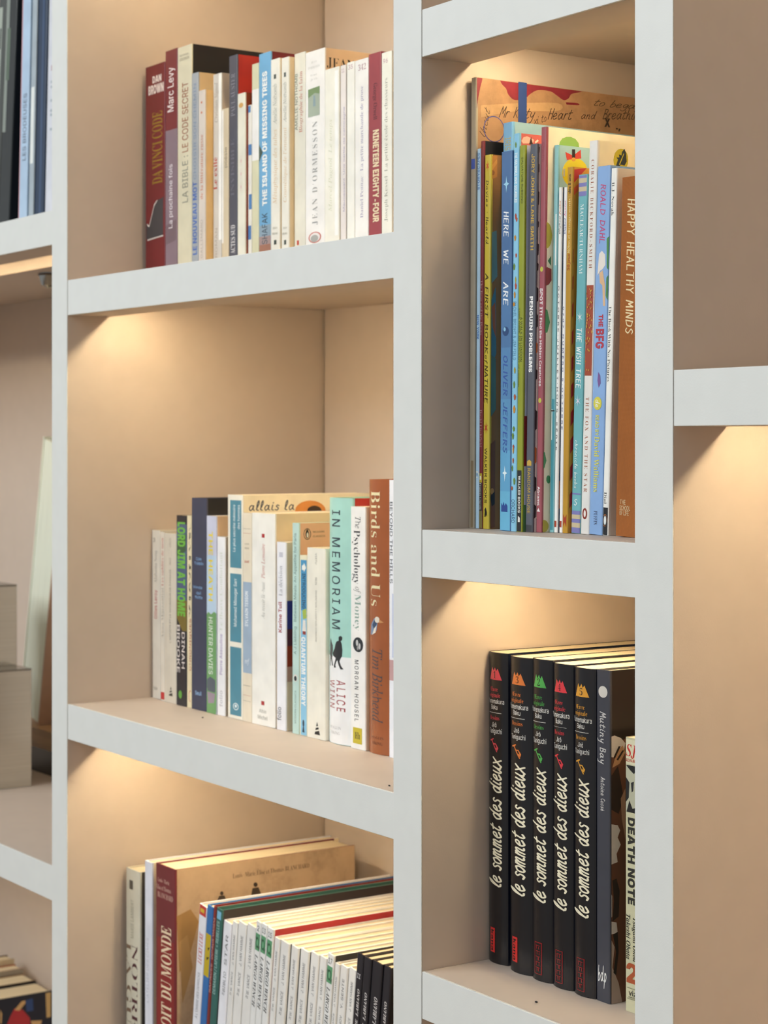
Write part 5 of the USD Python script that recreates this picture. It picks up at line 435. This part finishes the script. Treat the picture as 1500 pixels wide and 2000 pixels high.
cover_shape([(23, h), (25, h - 3), (29, h - 6), (31, h - 10), (36, h - 13.5), (43, h - 13), (49, h - 10.5), (52, h - 8), (58, h - 4.5), (64, h - 3.4), (73, h - 3.6), (79, h - 6), (86, h - 9), (91, h - 7), (94, h - 3.4), (102, h - 1.2), (106, h)], '7e2030')
cover_shape([(88, h - 10.5), (100, h - 10), (101, h - 11.5), (89, h - 12.2)], '7e2030')
cover_shape([(5, h - 21), (40, h - 16), (80, h - 12), (80, h - 18), (40, h - 22), (5, h - 30)], 'b8946c', 0, 'paper_patch')
cover_text('k', 'Mr Kitty', '3a2a22', 22, h - 28.4, 36, 8.5, rot=.06)
cover_text('k', 'Heart', '3a2a22', 70, h - 25.5, 26, 8.5, rot=.08)
cover_text('k', 'and', '3a2a22', 104, h - 22, 17, 6, rot=.08)
cover_text('k', 'Breathing', '3a2a22', 126, h - 20, 44, 8, rot=.08)
cover_text('k', 'to began', '4a3828', 117, h - 10.2, 50, 5.5, rot=.03)
cover_text('k', 'Uncut', '4a3828', 9, h - 45, 23, 6, rot=1.35)
cover_text('k', 'xi to', '3a2a22', 56, h - 31, 14, 6, rot=.3)
cover_text('x', 'X', '2a1e1a', 128, h - 26, 6, 7)
cover_text('x', '.,', '2a1e1a', 140, h - 27, 5, 5)
ring = Point(17.5, h - 38).buffer(10).difference(Point(17.5, h - 38).buffer(9.3)); v, fc = tri2(ring)
obj('ink_ring', trimesh.Trimesh(np.column_stack([np.full(len(v), .11), v[:, 0], v[:, 1]]) * MM, fc, process=False), paint('3c4890', .6), r, smooth=False)
obj('elastic_band', local(bx(.08, .34, 40.8, 49, .1, h + .6)), paint('24407c', .75), r)
# left bay: steel tins, a tall leaning album, a plinth and a small spot lamp
def tin(label, x1, y1, z0, w, dd, hh, rz):
    o = thing('steel_tin', label, 'tin', ((x1 - w) * MM, (y1 - dd) * MM, z0 * MM + EYE), 0, None)
    obj('body', local(prism_xy(sbox(0, 0, w, dd).buffer(-2).buffer(2, quad_segs=3), 0, hh - 2.2)), paint('cfcdc2', .13, 'brushed', .92), o)
    obj('lid', local(prism_xy(sbox(0, 0, w, dd).buffer(-2).buffer(2, quad_segs=3), hh - 2, hh)), paint('8a8880', .2, 'brushed', .92), o)
tin('larger brushed steel tin standing on the left shelf, under the smaller one', -1071, 177, -435.1, 150, 150, 150, 0)
tin('smaller brushed steel tin stacked on top of the larger one', -1115, 176, -284.8, 90, 120, 104, 0)
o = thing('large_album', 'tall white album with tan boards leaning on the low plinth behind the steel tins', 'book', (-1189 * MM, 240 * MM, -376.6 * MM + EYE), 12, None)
obj('page_block', local(bx(-63, -3, 0, 52, 2, 379)), paint('e6ead9', .7, 'pages'), o)
obj('front_cover', local(bx(-3, 0, -1.2, 54, 0, 382)), paint('b3927a', .5), o)
obj('back_cover', local(bx(-66, -63, -1.2, 54, 0, 382)), paint('dfe2d2', .5), o)
obj('painted_top_shade', local(bx(-40, -3.2, 8, 52, 379.05, 381.5)), paint('2a2524', .5), o)  # dark strip painted in for the shadowed gap above the album
o = thing('display_plinth', 'low black plinth with a wooden top edge under the leaning white album', 'plinth', (-1330 * MM, 228 * MM, -435.1 * MM + EYE), 0, None)
obj('base', local(bx(0, 262, 0, 74, 0, 33)), paint('17171a', .25), o); obj('top', local(bx(-2, 264, -2, 75, 33, 58)), paint('b08c66', .5, 'wood'), o)
o = thing('spot_lamp', 'small chrome spot lamp under the upper left shelf', 'lamp', (-931 * MM, 140 * MM, 205.9 * MM + EYE), 0, None)
cyl = lambda rr, z0, z1, n=28: trimesh.creation.cylinder(radius=rr, height=z1 - z0, sections=n).apply_translation((0, 0, (z0 + z1) / 2))
pr = np.array([(0, -17), (9, -17), (12, -15), (15.5, -4), (16, 0), (0, 0)], float)
obj('housing', local(trimesh.creation.revolve(pr[::-1], sections=32)), paint('b8b4ae', .12, 'brushed', 1.0), o)
obj('rim', local(trimesh.creation.torus(major_radius=15, minor_radius=1.6, major_sections=32, minor_sections=10).apply_translation((0, 0, -1.8))), paint('6a5c50', .2, 'brushed', 1.0), o)
obj('lens', local(cyl(7, -17.8, -17)), paint('e0d8c0', .1), o)
# lower left bay: four thick books seen from above
low = [('thick book farthest left on the lowest visible shelf', -1402, 26, 309, '5a4632', 'c8b898'), ('thick book with an orange framed grey cover on the lowest visible shelf', -1373, 27, 302, 'a85c38', '9a9284'), ('thick cream topped book second from the post on the lowest visible shelf', -1344, 42, 295, '8a6a48', '2a2420'), ('thick book with a navy cover, a red leaf and gold shapes beside the left post', -1300, 52, 293, '23262c', '1c2030')]
for i, (lb, x, t_, h_, sp, cv) in enumerate(low):
    dec = [('CR', '8c8678', .03, .9, .06, .9)] if i == 1 else []
    if i == 3:
        dec = [('CP', 'b83038', ((0.7, 0.1414), (0.733, 0.0862), (0.759, 0.0538), (0.811, 0.0652), (0.857, 0.1094), (0.863, 0.163))), ('CP', 'd8b078', ((0.759, 0.0609), (0.804, 0.0261), (0.827, 0.0242), (0.83, 0.0366), (0.791, 0.0675))), ('CP', '2c4a80', ((0.83, 0.0247), (0.876, 0.0208), (0.88, 0.0788), (0.837, 0.0781))), ('CP', 'cfae74', ((0.959, 0.0071), (0.992, 0.0064), (0.992, 0.1222), (0.965, 0.1235))), ('CP', 'd8b078', ((0.863, 0.1246), (0.936, 0.1317), (0.922, 0.1612), (0.876, 0.1599))), ('CP', 'd8b078', ((0.668, 0.0469), (0.681, 0.0676), (0.678, 0.1099), (0.668, 0.1134)))]
    make_book(t_, x, 55, -1046.8, h_, 230, 'hf', 'thick_album', lb, 'book', sp, cv, .4, 0, dec, 'thick books on the lowest shelf of the left bay')

# a few dark crumbs on the shelves
for (x, y, z, r_, lb) in ((150, 20, -396, 1.1, 'tiny dark crumb on the shelf below the black comic volumes'), (-425, 68, -264.9, 1.0, 'tiny dark crumb below the teal panelled paperback'), (-26, 14, -267.4, .9, 'tiny dark crumb at the right end of the middle shelf')):
    o = obj('crumb', world(trimesh.creation.icosphere(subdivisions=1, radius=r_).apply_scale((1.3, .8, .6)).apply_translation((x, y, z + r_ * .6 + .15))), paint('2a2422', .8)); meta(stage.GetPrimAtPath(o), lb, 'crumb')
